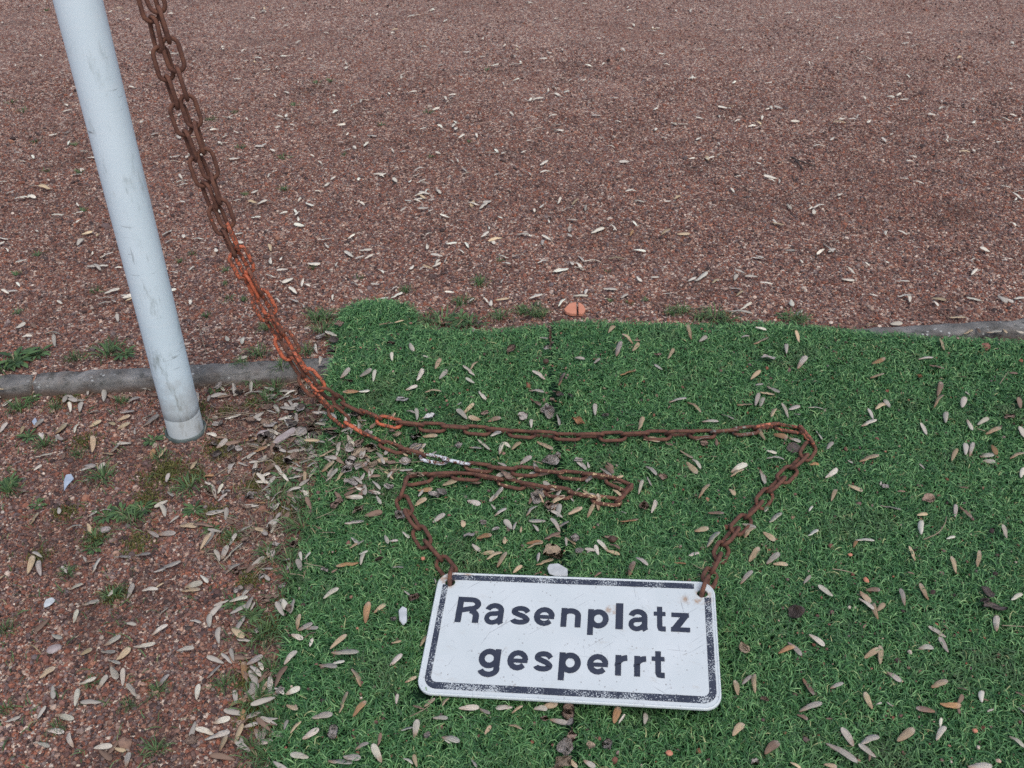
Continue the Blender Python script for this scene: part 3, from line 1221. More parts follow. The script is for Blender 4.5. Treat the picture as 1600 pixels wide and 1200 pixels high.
chain_labels = ["rusty chain running along the turf to the sign's right hole", "rusty chain folded back on the turf to the sign's left hole"]
for ci, (hang, grnd, hole) in enumerate(((HANG_A, GRND_A, 1), (HANG_B, GRND_B, 0))):
    pts, hook = path3d(hang, grnd, hole)
    nodes = resample(pts, PITCHL)
    r = random.Random(90 + ci)
    root = bpy.data.objects.new("chain", None)
    COL.objects.link(root)
    root.location = nodes[0]
    root["label"] = chain_labels[ci]
    root["category"] = "chain"
    root["group"] = "chains holding the sign"
    tw = r.uniform(0, 1)
    for i in range(len(nodes) - 1):
        a, b = Vector(nodes[i]), Vector(nodes[i + 1])
        mid = (a + b) / 2
        t = (b - a).normalized()
        side = Vector((0, 0, 1)).cross(t)
        if side.length < .05:
            side = Vector((pl_n[0], pl_n[1], 0))
        side.normalize()
        up = t.cross(side)
        lying = t.z < .28
        if lying:
            if side.y > 0:
                side = -side
            up = Vector((0, 0, 1)) - t * t.z
            up.normalize()
            along = abs(t.y) > .75
            if i % 2:
                ang = r.uniform(-10, 14) - (30 if along else 0)
            else:
                ang = (58 if along else 44) + r.uniform(-14, 14)
            if i == 0:
                ang = 88
            mid = mid + Vector((0, 0, .004 if i % 2 == 0 else -.001))
        else:
            ang = (38 if i % 2 else 122) + (10 if ci else -12) + r.uniform(-10, 10)
        ca, sa = math.cos(R(ang)), math.sin(R(ang))
        yv = side * ca + up * sa
        zv = t.cross(yv)
        M4 = Matrix(((t.x, yv.x, zv.x, mid.x), (t.y, yv.y, zv.y, mid.y), (t.z, yv.z, zv.z, mid.z), (0, 0, 0, 1)))
        o = link_obj("link", LINKS[r.randrange(4)], root)
        o.matrix_parent_inverse = Matrix.Translation(-Vector(nodes[0]))
        o.matrix_basis = M4
        u, v = to_px(np.array(mid))
        o.color = chain_paint(ci, u, v, i, r)
# hook on the post that carries the chains
hk = Vector(hook) - Vector(PB)
hp = [Vector((pl_d[0] * (PR - .004), pl_d[1] * (PR - .004), hk.z + .004)), Vector((pl_d[0] * (PR + .014), pl_d[1] * (PR + .014), hk.z - .006)),
      Vector((pl_d[0] * (PR + .024), pl_d[1] * (PR + .024), hk.z - .008)), Vector((pl_d[0] * (PR + .034), pl_d[1] * (PR + .034), hk.z + .004)), Vector((pl_d[0] * (PR + .034), pl_d[1] * (PR + .034), hk.z + .03))]
link_obj("hook", bm_mesh("hook", tube(hp, .0045, 8), m_collar), pole)

# ------------------------------------------------------------------ winged seeds (ash keys)
SEED_COL = {'w': (.52, .48, .40), 'g': (.36, .33, .285), 't': (.43, .335, .215), 'o': (.35, .205, .105), 'b': (.20, .135, .10)}
SEED_WORD = {'w': "bone-white", 'g': "pale grey", 't': "tan", 'o': "orange-brown", 'b': "dark brown"}


def seed_geo(seed):
    """unit-long samara along +X: slim seed end, broad rounded wing, real thickness"""
    r = random.Random(seed)
    T = [0, .05, .16, .30, .42, .56, .70, .82, .92, .98, 1.0]
    Wd = [.014, .045, .078, .100, .118, .130, .134, .122, .090, .050, .014]
    wild = seed % 3 == 0
    bend, twist, cup = r.uniform(-.10, .10) * (2.5 if wild else 1), r.uniform(-.5, .5) * (2.4 if wild else 1), r.uniform(.02, .06) * (1.8 if wild else 1)
    arch = r.uniform(-.02, .07) * (2.0 if wild else 1)
    fat = r.uniform(.74, 1.12)
    V, F = [], []
    for i, (t, w) in enumerate(zip(T, Wd)):
        w *= fat
        y0 = bend * (t - .5) ** 2
        z0 = arch * math.sin(math.pi * t) + r.uniform(-.004, .004)
        th = .020 if t < .4 else .008
        tw = twist * (t - .5) * .6
        for s in (-1, 0, 1):
            yy = s * w
            zz = z0 + (cup * (s * s) if t > .3 else 0) + yy * math.sin(tw)
            V.append((t, y0 + yy, zz + th * (1.4 if s == 0 and t < .42 else 1)))
        for s in (1, 0, -1):
            yy = s * w
            zz = z0 + (cup * (s * s) if t > .3 else 0) + yy * math.sin(tw)
            V.append((t, y0 + yy, zz - th * (1.2 if s == 0 and t < .42 else 1)))
    n = len(T)
    for i in range(n - 1):
        for k in range(6):
            F.append((i * 6 + k, i * 6 + (k + 1) % 6, (i + 1) * 6 + (k + 1) % 6, (i + 1) * 6 + k))
    F.append((0, 5, 4, 1))
    F.append((1, 4, 3, 2))
    e = (n - 1) * 6
    F.append((e, e + 1, e + 4, e + 5))
    F.append((e + 1, e + 2, e + 3, e + 4))
    F = [tuple(reversed(f)) for f in F]
    return np.array(V, np.float32), np.array(F, np.int32)


SEED_GEO = [seed_geo(s) for s in range(14)]
SEED_ME = [mesh_np("winged_seed", v, f, m_seed, smooth=True) for v, f in SEED_GEO]

# seeds read off the photograph: view window (x, y, zoom) and ends (narrow, broad) with colour
SEEDS = []


def window(ox, oy, s, txt):
    for q in txt.split(';'):
        a = q.split()
        if len(a) == 5:
            x1, y1, x2, y2 = (float(k) / s for k in a[:4])
            SEEDS.append((ox + x1, oy + y1, ox + x2, oy + y2, a[4]))


window(480, 460, 4, "545 175 605 165 t;450 190 540 190 t;185 260 110 232 w;1010 255 1045 212 g;640 305 670 355 w;530 415 528 370 w;800 465 832 400 t;690 540 728 470 w;825 528 872 473 g;1020 470 1068 430 t;1045 505 972 450 w;1045 555 990 528 g;615 597 690 575 w;735 612 840 615 t;1070 605 1112 668 w;330 515 405 475 g;412 545 425 478 w;165 390 182 515 t;210 525 268 470 g;322 605 222 605 o;320 608 390 600 w;975 745 1040 690 t;1000 778 935 730 g;1085 785 1008 770 t;1130 795 1210 772 b;690 785 685 718 g;620 728 675 748 g;520 790 550 745 t;1490 530 1410 482 w;1385 602 1480 625 w;1450 268 1505 278 w;1395 650 1460 700 b;1560 750 1575 820 g;1400 835 1400 785 w;10 905 25 850 w;30 735 135 750 w;60 365 50 320 w;75 440 80 390 w;1065 905 1140 970 w;1012 955 1092 962 g;1200 1000 1222 925 w;1270 955 1230 925 w;1275 970 1335 930 t;1435 920 1535 970 t;1330 1060 1400 1015 g;1190 1050 1245 1078 w;620 990 735 950 t;720 890 815 880 t;1145 885 1212 860 w;250 880 290 950 w;430 985 475 1030 g;0 1025 85 1010 g;0 1080 70 1055 g;10 1145 70 1075 g;90 1110 170 1050 t;120 1170 195 1095 g;180 1170 240 1110 t;845 1195 945 1160 t;1420 1050 1435 1110 g")
window(860, 460, 4, "205 175 240 150 t;360 240 400 195 t;515 310 448 255 t;410 385 440 310 g;515 355 555 305 t;152 395 215 405 g;270 430 312 408 g;735 405 775 340 t;700 470 650 440 g;435 503 535 478 o;50 570 90 502 b;880 280 855 205 t;930 295 978 260 g;1190 268 1245 268 g;1280 205 1350 225 w;1270 310 1360 278 t;1555 300 1530 240 t;1475 370 1475 312 g;1545 465 1598 398 w;1250 530 1310 485 t;1280 565 1330 558 g;1310 610 1400 625 t;1350 575 1428 625 g;1280 695 1300 630 g;1310 700 1330 645 g;1165 690 1265 688 t;740 675 850 660 w;855 675 940 745 t;278 755 278 685 g;1380 765 1410 715 t;1490 770 1445 695 w;1490 720 1560 695 g;945 795 1050 800 g;1070 750 1145 785 g;555 845 585 775 t;470 820 525 820 b;1340 910 1295 830 t;1390 875 1485 905 o;1490 895 1565 930 g;580 902 685 915 t;720 930 760 945 b;810 975 885 1030 t;850 1048 920 1118 t;885 1030 938 1105 w;1350 1025 1460 1045 w;1350 975 1415 995 w;1125 1110 1225 1070 w;1125 1140 1210 1105 t;1310 1095 1335 1195 w;985 1015 1040 1020 b;310 1085 390 1150 g;340 1065 400 1120 b;395 1160 455 1130 t;595 1075 665 1135 g;605 1140 630 1195 g;905 910 1000 900 g;1035 900 1045 950 b;1110 105 1260 135 w;1190 95 1260 55 w;1300 150 1325 185 w;915 85 1000 90 t;1500 35 1515 80 w;1530 135 1575 100 w;440 22 485 0 w;140 10 235 5 w")
window(1240, 460, 4.444, "25 515 92 445 w;5 265 35 335 t;540 485 635 455 o;530 580 625 560 t;1045 385 1010 315 t;865 450 968 442 w;940 490 1045 515 b;1000 705 1020 620 b;975 785 1040 715 t;1170 785 1185 725 g;100 785 205 795 w;550 865 515 795 w;565 795 640 758 t;670 785 632 730 w;470 915 575 885 w;1055 890 1060 820 w;925 975 885 900 w;1205 870 1238 955 w;1275 905 1350 865 w;1275 930 1330 950 t;1330 970 1435 930 t;1598 990 1570 925 w;155 945 190 1005 w;230 1075 272 1035 g;455 1160 590 1120 t;1095 1155 1130 1085 t;1195 1115 1190 1045 g;1220 1125 1245 1035 w;1375 1045 1405 1120 o;1295 1128 1390 1115 w;1310 1155 1400 1165 g;1500 1140 1600 1110 t;1575 790 1560 720 b;1495 545 1555 555 b;110 1180 175 1180 o;720 18 815 15 w;960 25 1060 40 t;1200 18 1305 45 w;1530 30 1600 20 w;1080 160 1195 172 t;500 215 580 212 t;670 205 755 210 w;1185 275 1245 255 t;1270 235 1295 272 b;1340 265 1445 260 w;1455 240 1480 270 t;1545 255 1600 270 w")
window(1240, 700, 4.444, "225 210 305 155 w;380 255 480 300 t;260 370 295 290 t;105 440 132 408 w;600 400 745 430 g;855 465 930 455 t;1120 480 1125 390 w;1150 405 1225 500 b;885 600 885 515 w;105 610 175 570 w;430 640 560 650 w;415 690 440 640 o;1480 625 1445 545 w;1060 630 1120 620 w;845 780 795 690 t;1125 865 1090 760 t;1275 825 1280 725 t;70 940 115 890 g;270 1030 170 955 w;500 985 600 990 b;460 995 535 1075 t;455 1045 555 1135 w;585 1190 555 1080 t;580 1130 630 1085 t;770 1095 735 990 g;935 1055 870 950 t;1510 1055 1585 1015 w;1150 268 1208 282 b;715 300 768 302 b;1575 205 1598 140 w")
window(1100, 930, 3.2, "525 195 605 250 w;370 290 455 255 o;420 235 490 300 g;800 315 870 275 t;880 345 880 255 t;1210 210 1120 160 w;1220 285 1175 210 g;1070 265 1145 268 w;1460 180 1463 105 w;915 385 985 440 w;1135 460 1215 430 t;170 500 155 425 t;190 445 235 405 g;255 490 253 400 t;495 415 548 500 b;475 580 588 550 w;465 595 520 625 b;840 570 800 490 t;1385 535 1388 480 w;1155 580 1060 560 b;1180 548 1285 560 o;1265 550 1290 500 b;140 700 195 645 t;750 755 690 665 w;785 745 875 715 w;860 810 770 750 w;610 740 770 835 g;965 730 1048 675 t;1160 725 1205 660 w;1180 660 1185 615 w;1525 705 1598 770 w;300 790 370 735 b;1320 860 1440 855 w;630 465 695 440 g;600 845 665 862 t;430 835 475 862 t")
window(380, 900, 4, "500 140 595 75 w;760 295 785 175 o;815 230 890 175 t;335 335 355 245 t;340 340 435 300 g;390 330 470 325 g;540 455 645 368 t;550 480 725 492 w;560 545 635 535 w;475 555 590 580 g;735 690 675 590 t;255 555 335 470 w;300 365 375 395 w;380 390 455 355 b;415 440 435 385 w;918 560 995 495 w;1010 665 1085 635 t;600 855 660 735 t;685 880 770 790 o;430 885 560 865 w;955 800 965 740 w;1130 830 1060 815 b;1130 815 1200 770 t;370 1020 475 960 w;845 1060 865 985 b;700 1085 785 1045 g;865 1165 810 1060 w;410 1135 295 1125 w;530 1155 680 1170 g;625 1130 735 1140 g;1000 1140 1060 1180 w;1085 1195 1065 1120 t;1070 1010 1090 905 w;985 965 1060 945 g;1185 885 1280 890 g;1245 1010 1280 1030 w;20 555 125 505 g;95 535 125 600 w;165 760 180 640 w;110 740 155 665 t;195 700 255 745 w;265 740 355 695 w;0 765 85 700 g;5 640 0 540 o;0 910 0 835 o;0 945 95 915 g;70 955 125 1030 g;70 1055 185 1030 w;170 1010 165 890 o;255 960 275 905 g;270 805 340 845 t;120 170 225 120 b;45 215 75 170 g;200 210 250 150 g;245 145 270 210 w;925 420 955 418 t;1105 440 1155 375 t")
window(300, 640, 4.615, "870 10 1000 20 w;535 60 615 135 t;755 100 750 30 g;105 170 180 190 w;180 280 255 215 g;370 225 470 215 o;385 240 480 265 w;445 305 545 275 o;520 250 600 190 w;855 215 855 155 w;600 275 680 305 g;260 465 300 380 g;440 480 465 380 w;520 445 600 395 b;85 480 160 485 o;90 520 135 550 w;175 645 145 555 w;185 605 225 545 w;185 660 255 605 g;535 530 475 470 w;380 635 445 635 w;560 650 530 610 w;530 670 450 665 o;500 585 575 545 g;770 255 820 300 g;800 345 930 345 g;770 410 910 395 g;850 490 925 420 w;960 440 1025 380 t;970 520 1055 440 w;1035 520 1100 450 t;815 545 822 460 t;1115 190 1160 260 w;1105 630 1235 635 w;1170 545 1230 585 w;1030 590 1075 650 b;1100 820 1240 805 w;435 830 330 880 w;480 850 545 910 g;535 920 565 980 b;570 890 600 790 w;600 790 640 750 g;60 1010 140 900 t;225 1095 370 975 w;205 1090 170 1020 g;215 1080 260 990 g;545 990 560 1060 w;570 1085 590 1010 g;785 1160 760 1080 g;790 1090 780 1030 w;810 1080 860 1035 w;1200 1105 1040 1145 o;1215 1120 1245 1045 w;1205 1045 1265 1025 w;1150 920 1200 975 g;1240 940 1190 980 g;1135 1000 1190 975 t;1390 905 1420 970 w;1420 950 1470 945 g;1520 880 1565 930 w;1445 1135 1525 1145 g;245 1180 345 1115 g;890 235 960 240 g;1330 310 1375 355 w")
window(0, 480, 3.333, "615 75 610 40 w;85 110 135 85 w;115 155 170 155 w;235 137 310 140 w;285 205 280 150 w;190 110 165 90 b;540 490 545 440 g;350 475 405 500 w;370 545 365 500 w;415 545 430 500 w;465 550 515 540 w;625 550 700 545 g;610 590 680 568 t;665 495 730 475 g;740 580 800 560 w;750 620 830 560 g;465 625 530 595 t;565 600 605 620 t;610 635 675 600 t;385 655 410 615 w;485 755 490 680 t;290 660 350 610 t;110 660 125 620 t;170 630 230 590 g;0 650 35 600 w;10 510 45 490 w;220 690 212 655 w;285 670 335 700 g;180 780 275 775 w;175 850 220 825 w;50 940 135 970 b;440 825 500 835 g;510 855 545 815 g;530 760 590 770 t;580 755 630 710 g;160 1130 205 1070 t;345 1160 430 1145 w;450 1095 510 1070 w;520 1060 580 1060 w;865 1090 840 1035 w;865 910 880 870 g;870 960 905 985 g;1185 865 1215 815 w;1320 880 1340 820 w;1385 905 1345 880 w;820 1185 915 1175 g;935 1140 1030 1140 t;825 785 865 735 t;790 790 800 740 o;1175 150 1190 178 w;1260 192 1265 162 w;1220 275 1290 262 w;1305 450 1310 395 w;1375 415 1430 440 w;1120 465 1185 460 w")
window(0, 800, 3, "150 55 190 0 w;320 80 385 75 w;400 25 460 5 w;190 300 180 230 g;130 290 160 215 t;430 290 475 225 w;320 365 390 340 w;345 520 365 460 w;530 210 610 215 g;630 205 705 205 g;720 285 850 240 g;735 490 790 450 w;385 435 470 425 w;505 395 545 365 g;600 405 630 340 g;585 520 640 530 w;240 575 290 605 g;490 625 570 585 w;710 580 790 535 w;625 635 735 630 w;550 695 615 640 t;470 655 540 665 g;500 690 560 720 g;375 670 435 645 t;185 780 260 730 t;370 810 455 785 w;350 910 365 825 w;375 905 370 850 g;460 830 505 770 g;520 725 545 785 w;575 815 580 740 w;640 865 595 815 w;265 950 350 970 w;215 1020 300 1035 w;345 1105 325 1035 w;175 1080 235 1105 w;440 1105 530 1100 w;590 1195 605 1125 g;920 880 930 805 w;830 650 915 645 w;980 540 985 485 g;740 820 790 760 g;840 70 920 70 o;690 85 745 120 g;745 105 825 105 g;865 355 950 330 w;850 370 940 365 t;665 370 745 370 w;940 295 975 335 w;1000 990 1080 965 w;1005 1040 920 1015 w;990 1055 1080 1035 w;1030 1120 1065 1050 t;1100 1000 1210 990 g;970 780 1035 720 w;1075 420 1165 405 w;940 170 990 120 t;1070 905 1155 880 o")
window(580, 620, 4, "600 650 685 680 w;760 650 830 580 g;750 670 775 705 w;770 745 845 695 w;270 680 345 640 t;440 550 550 525 t;290 590 385 585 o;300 610 380 620 w;385 785 460 730 w;570 770 580 825 t;660 885 755 865 o;630 920 680 965 w;690 980 770 970 t;785 1065 845 980 t;885 1100 940 1050 t;880 825 835 770 g;970 745 1040 690 w;1110 670 1210 630 t;1180 845 1120 770 w;1165 815 1235 780 g;1230 735 1320 700 t;1350 755 1395 665 t;1165 750 1180 680 g;1125 720 1160 680 b;970 915 1075 910 o;1030 1050 1140 1020 t;1040 1030 1050 980 g;1420 990 1400 930 w;1480 965 1410 905 w;1490 920 1555 960 b;85 920 80 865 w;240 905 200 845 w;135 1070 205 1070 w;1420 710 1415 620 t")
window(640, 1080, 3.2, "245 85 350 85 w;345 85 400 120 g;515 80 430 85 w;510 110 565 75 t;620 85 690 90 w;665 80 740 65 t;70 85 130 35 t;15 80 70 90 b;160 75 195 40 t;120 135 205 130 g;160 230 250 265 g;375 215 405 170 t;495 170 560 190 t;700 140 795 160 g;1020 160 1045 85 o;1045 160 1075 115 w;1175 165 1180 110 w;15 380 20 325 o;780 330 840 380 t;870 345 930 385 w")
window(920, 620, 4, "685 635 755 555 t;880 575 915 620 t;310 610 335 530 w;400 590 370 495 t;390 725 415 645 w;195 780 310 770 o;745 725 845 735 b;660 840 750 830 t;740 940 820 850 w;970 880 1030 825 t;1090 845 1165 905 t;620 995 690 975 w;1130 785 1205 725 w;1370 870 1435 835 w;1515 655 1545 590 t;1480 510 1555 455 w;1000 1030 1060 950 t;1110 1045 1190 990 g;1150 1045 1245 1050 t;250 1125 285 1035 b;295 1005 370 1065 g;535 1035 605 1050 o;945 1170 1020 1100 g;1060 595 1075 455 w;960 795 1045 820 g;1100 720 1115 690 w")
window(800, 300, 3.2, "230 60 245 35 w;300 65 330 38 t;365 95 370 65 g;250 95 305 88 w;610 40 660 55 w;25 210 85 220 w;285 200 290 170 w;395 205 460 185 w;590 220 605 195 o;745 215 795 195 t;825 210 890 215 t;480 335 560 340 t;0 325 60 320 w;150 265 155 240 g;880 445 920 430 w;920 445 978 410 w;1000 455 1035 435 t;1110 440 1125 415 g;1085 478 1150 490 w;1120 520 1155 500 t;455 483 525 487 w;365 510 375 488 w;540 530 578 508 w;1375 60 1395 90 w;810 35 840 18 t;1365 290 1415 300 g")

# drop doubles where two windows overlap
uniq = []
for s in SEEDS:
    m = ((s[0] + s[2]) / 2, (s[1] + s[3]) / 2)
    if all(math.hypot(m[0] - (t[0] + t[2]) / 2, m[1] - (t[1] + t[3]) / 2) > 7.5 for t in uniq):
        uniq.append(s)
SEEDS = uniq


def area(u, v):
    x, y, _ = spot(u, v)
    if on_turf(x, y)[0]:
        if v > 1095 and 660 < u < 1135:
            return "on turf in front of the sign"
        if v > 885 and u >= 1125:
            return "on turf beside the sign's right edge" if u < 1300 else "on turf at lower right"
        if v > 885 and u < 690:
            return "on turf left of the sign"
        if v < 672:
            return "on turf strip behind the chain" if u < 862 else "on turf between chain and far gravel" if u < 1270 else "on turf near the right kerb"
        if u > 1260:
            return "on turf right of the chain bend"
        if u < 640:
            return "on turf left of the chain fold"
        return "on turf inside the chain loop"
    if kd(x, y) > -.05:
        return "on gravel behind the kerb"
    if u > 330:
        return "in litter along the turf's left edge"
    return "on gravel around the post foot" if v < 800 else "on gravel at lower left"


def pose_word(du, dv):
    a = math.degrees(math.atan2(-dv, du)) % 180
    return "lying level" if a < 20 or a > 160 else "slanting right" if a < 68 else "standing upright" if a < 112 else "slanting left"


ORD = ["", "second", "third", "fourth", "fifth", "sixth", "seventh", "eighth", "ninth", "tenth", "eleventh", "twelfth"]


def label_all(items):
    """items: (object, words, u); things with the same words are told apart by their order from the left"""
    by = {}
    for o, w, u in items:
        by.setdefault(w, []).append((u, o))
    for w, lst in by.items():
        lst.sort(key=lambda t: t[0])
        n = len(lst)
        for i, (u, o) in enumerate(lst):
            if n == 1:
                o["label"] = w
            elif n == 2:
                o["label"] = w + (", the left one" if i == 0 else ", the right one")
            elif i == 0:
                o["label"] = w + ", leftmost"
            elif i == n - 1:
                o["label"] = w + ", rightmost"
            else:
                o["label"] = w + ", " + (ORD[i] if i < 12 else str(i + 1) + "th") + " from left"


def seed_frame(a, b, r, tilt=.14):
    d = Vector(b) - Vector(a)
    L = d.length
    d.normalize()
    d = (d + Vector((0, 0, r.uniform(-tilt * .4, tilt)))).normalized()
    y = Vector((0, 0, 1)).cross(d).normalized()
    z = d.cross(y)
    M4 = Matrix((d, y, z)).transposed().to_4x4() @ Matrix.Rotation(r.gauss(0, .3), 4, 'X')
    M4.translation = Vector(a)
    return M4, L


r = random.Random(5)
order = sorted(range(len(SEEDS)), key=lambda i: -math.hypot(SEEDS[i][2] - SEEDS[i][0], SEEDS[i][3] - SEEDS[i][1]) * (1 if SEEDS[i][1] > 505 else .5))
single = set(order[:300])
items, rest = [], []
for i, (u1, v1, u2, v2, c) in enumerate(SEEDS):
    base = spot((u1 + u2) / 2, (v1 + v2) / 2)
    lift = .0045
    a, b = P(u1, v1, base[2] + lift), P(u2, v2, base[2] + lift)
    M4, L = seed_frame(a, b, r)
    if L > .085:
        continue
    L = max(L, .018)
    kk = r.uniform(.68, 1.28)
    col = tuple(min(.75, k * kk * r.uniform(.97, 1.03)) for k in SEED_COL[c])
    wid = r.uniform(.85, 1.1) * min(1.45, max(.85, .045 / L))
    if i in single:
        o = link_obj("winged_seed", SEED_ME[r.randrange(14)])
        o.matrix_world = M4 @ Matrix.Diagonal((L, L * wid, L, 1))
        o.color = (*col, 1)
        o["category"] = "seed"
        o["group"] = "fallen winged seeds"
        items.append((o, "%s winged seed %s %s" % (SEED_WORD[c], pose_word(u2 - u1, v2 - v1), area((u1 + u2) / 2, (v1 + v2) / 2)), (u1 + u2) / 2))
    else:
        rest.append((M4 @ Matrix.Diagonal((L, L * wid, L, 1)), col))
label_all(items)

# the many small far ones and the half-buried ones: one mass
def add_rest(u, v, c, Lm):
    p = spot(u, v, .0065 if v < 500 else .004)
    a = r.uniform(0, 6.28)
    q_ = p + np.array([math.cos(a), math.sin(a), 0]) * Lm
    M4, L = seed_frame(p, q_, r)
    k = r.uniform(.85, 1.3) * (1.22 if v < 500 else 1.0)
    rest.append((M4 @ Matrix.Diagonal((L, L * r.uniform(.9, 1.3), L, 1)), tuple(min(.75, x * k) for x in SEED_COL[c])))


for _ in range(720):
    u, v = r.uniform(-120, 1720), 480 * r.random()
    if v > 250 and u > 900 and r.random() < .5:
        continue
    if u > 1000 and r.random() < .20:
        continue
    if r.random() < .12:
        for _k in range(r.randint(1, 2)):
            add_rest(u + r.gauss(0, 12), v + r.gauss(0, 4), r.choice("wgwt"), r.uniform(.030, .050))
    add_rest(u, v, r.choice("wwwwg"), r.uniform(.022, .042))
for _ in range(90):
    add_rest(r.gauss(440, 45), r.uniform(600, 800), r.choice("gggwb"), r.uniform(.025, .042))
for _ in range(60):
    add_rest(r.gauss(565, 65), r.gauss(708, 36), r.choice("gggtb"), r.uniform(.022, .040))
for _ in range(60):
    add_rest(r.gauss(400, 40), r.uniform(800, 1190), r.choice("gggbt"), r.uniform(.025, .042))
for _ in range(46):
    u = r.uniform(-40, 500)
    add_rest(u, 616 - .055 * u + abs(r.gauss(0, 12)), r.choice("gggwb"), r.uniform(.02, .04))
for _ in range(40):
    add_rest(r.uniform(-60, 330), r.uniform(600, 1190), r.choice("gggbt"), r.uniform(.02, .036))
for _ in range(40):
    add_rest(r.uniform(760, 960), r.uniform(715, 880), r.choice("ggtb"), r.uniform(.02, .036))
for _ in range(60):
    add_rest(r.uniform(480, 1700), r.uniform(500, 1240), r.choice("ggbb"), r.uniform(.010, .018))
for _ in range(60):
    add_rest(r.uniform(1610, 2100), r.uniform(540, 1300), r.choice("wgt"), r.uniform(.03, .045))
VV, FF, CC, off = [], [], [], 0
for M4, col in rest:
    gv, gf = SEED_GEO[r.randrange(14)]
    m = np.array(M4)
    VV.append(gv @ m[:3, :3].T + m[:3, 3])
    FF.append(gf + off)
    off += len(gv)
    sh = 1 - .18 * np.clip(1 - gv[:, 0] * 2.2, 0, 1)
    CC.append(np.array(col)[None, :] * sh[:, None])
link_obj("seed_litter", mesh_np("seed_litter", np.vstack(VV), np.vstack(FF), m_litter, {"tint3": np.vstack(CC)}, smooth=True), kind="stuff",
         label="countless small winged seeds strewn over the far gravel and litter")


# ------------------------------------------------------------------ dead leaves
def leaf_mesh(seed):
    r = random.Random(seed)
    n = 7
    bm = bmesh.new()
    grid = []
    fx, fy = r.uniform(3, 6), r.uniform(3, 6)
    ph = [r.uniform(0, 6) for _ in range(4)]
    lob = [r.uniform(.62, 1.15) for _ in range(10)]
    for i in range(n):
        row = []
        for j in range(n):
            s, t = i / (n - 1) * 2 - 1, j / (n - 1) * 2 - 1
            # square to disc, then an uneven outline
            x = s * math.sqrt(1 - t * t / 2)
            y = t * math.sqrt(1 - s * s / 2)
            a = (math.atan2(y, x) / (2 * math.pi) % 1) * 10
            k = lob[int(a) % 10] * (1 - a % 1) + lob[(int(a) + 1) % 10] * (a % 1)
            x, y = x * k * .5, y * k * .36
            z = .05 * math.sin(fx * x * 2 + ph[0]) + .045 * math.sin(fy * y * 3 + ph[1]) + .12 * (abs(y) * 1.6) ** 1.5 + .03 * math.sin(9 * x + 7 * y + ph[2]) + r.uniform(-.012, .012)
            row.append(bm.verts.new((x, y, z)))
        grid.append(row)
    for i in range(n - 1):
        for j in range(n - 1):
            bm.faces.new((grid[i][j], grid[i + 1][j], grid[i + 1][j + 1], grid[i][j + 1]))
    bmesh.ops.solidify(bm, geom=list(bm.faces), thickness=.02)
    bmesh.ops.recalc_face_normals(bm, faces=bm.faces)
    return bm_mesh("dead_leaf", bm, m_leaf, True)


LEAVES = [leaf_mesh(200 + i) for i in range(8)]
LEAF_COL = {'g': (.40, .36, .325), 'b': (.29, .205, .16), 'k': (.12, .098, .09), 'w': (.52, .51, .50), 't': (.36, .28, .20), 'o': (.30, .15, .075)}
LEAF_WORD = {'g': "grey", 'b': "brown", 'k': "blackish", 'w': "bleached", 't': "tan", 'o': "rust-brown"}
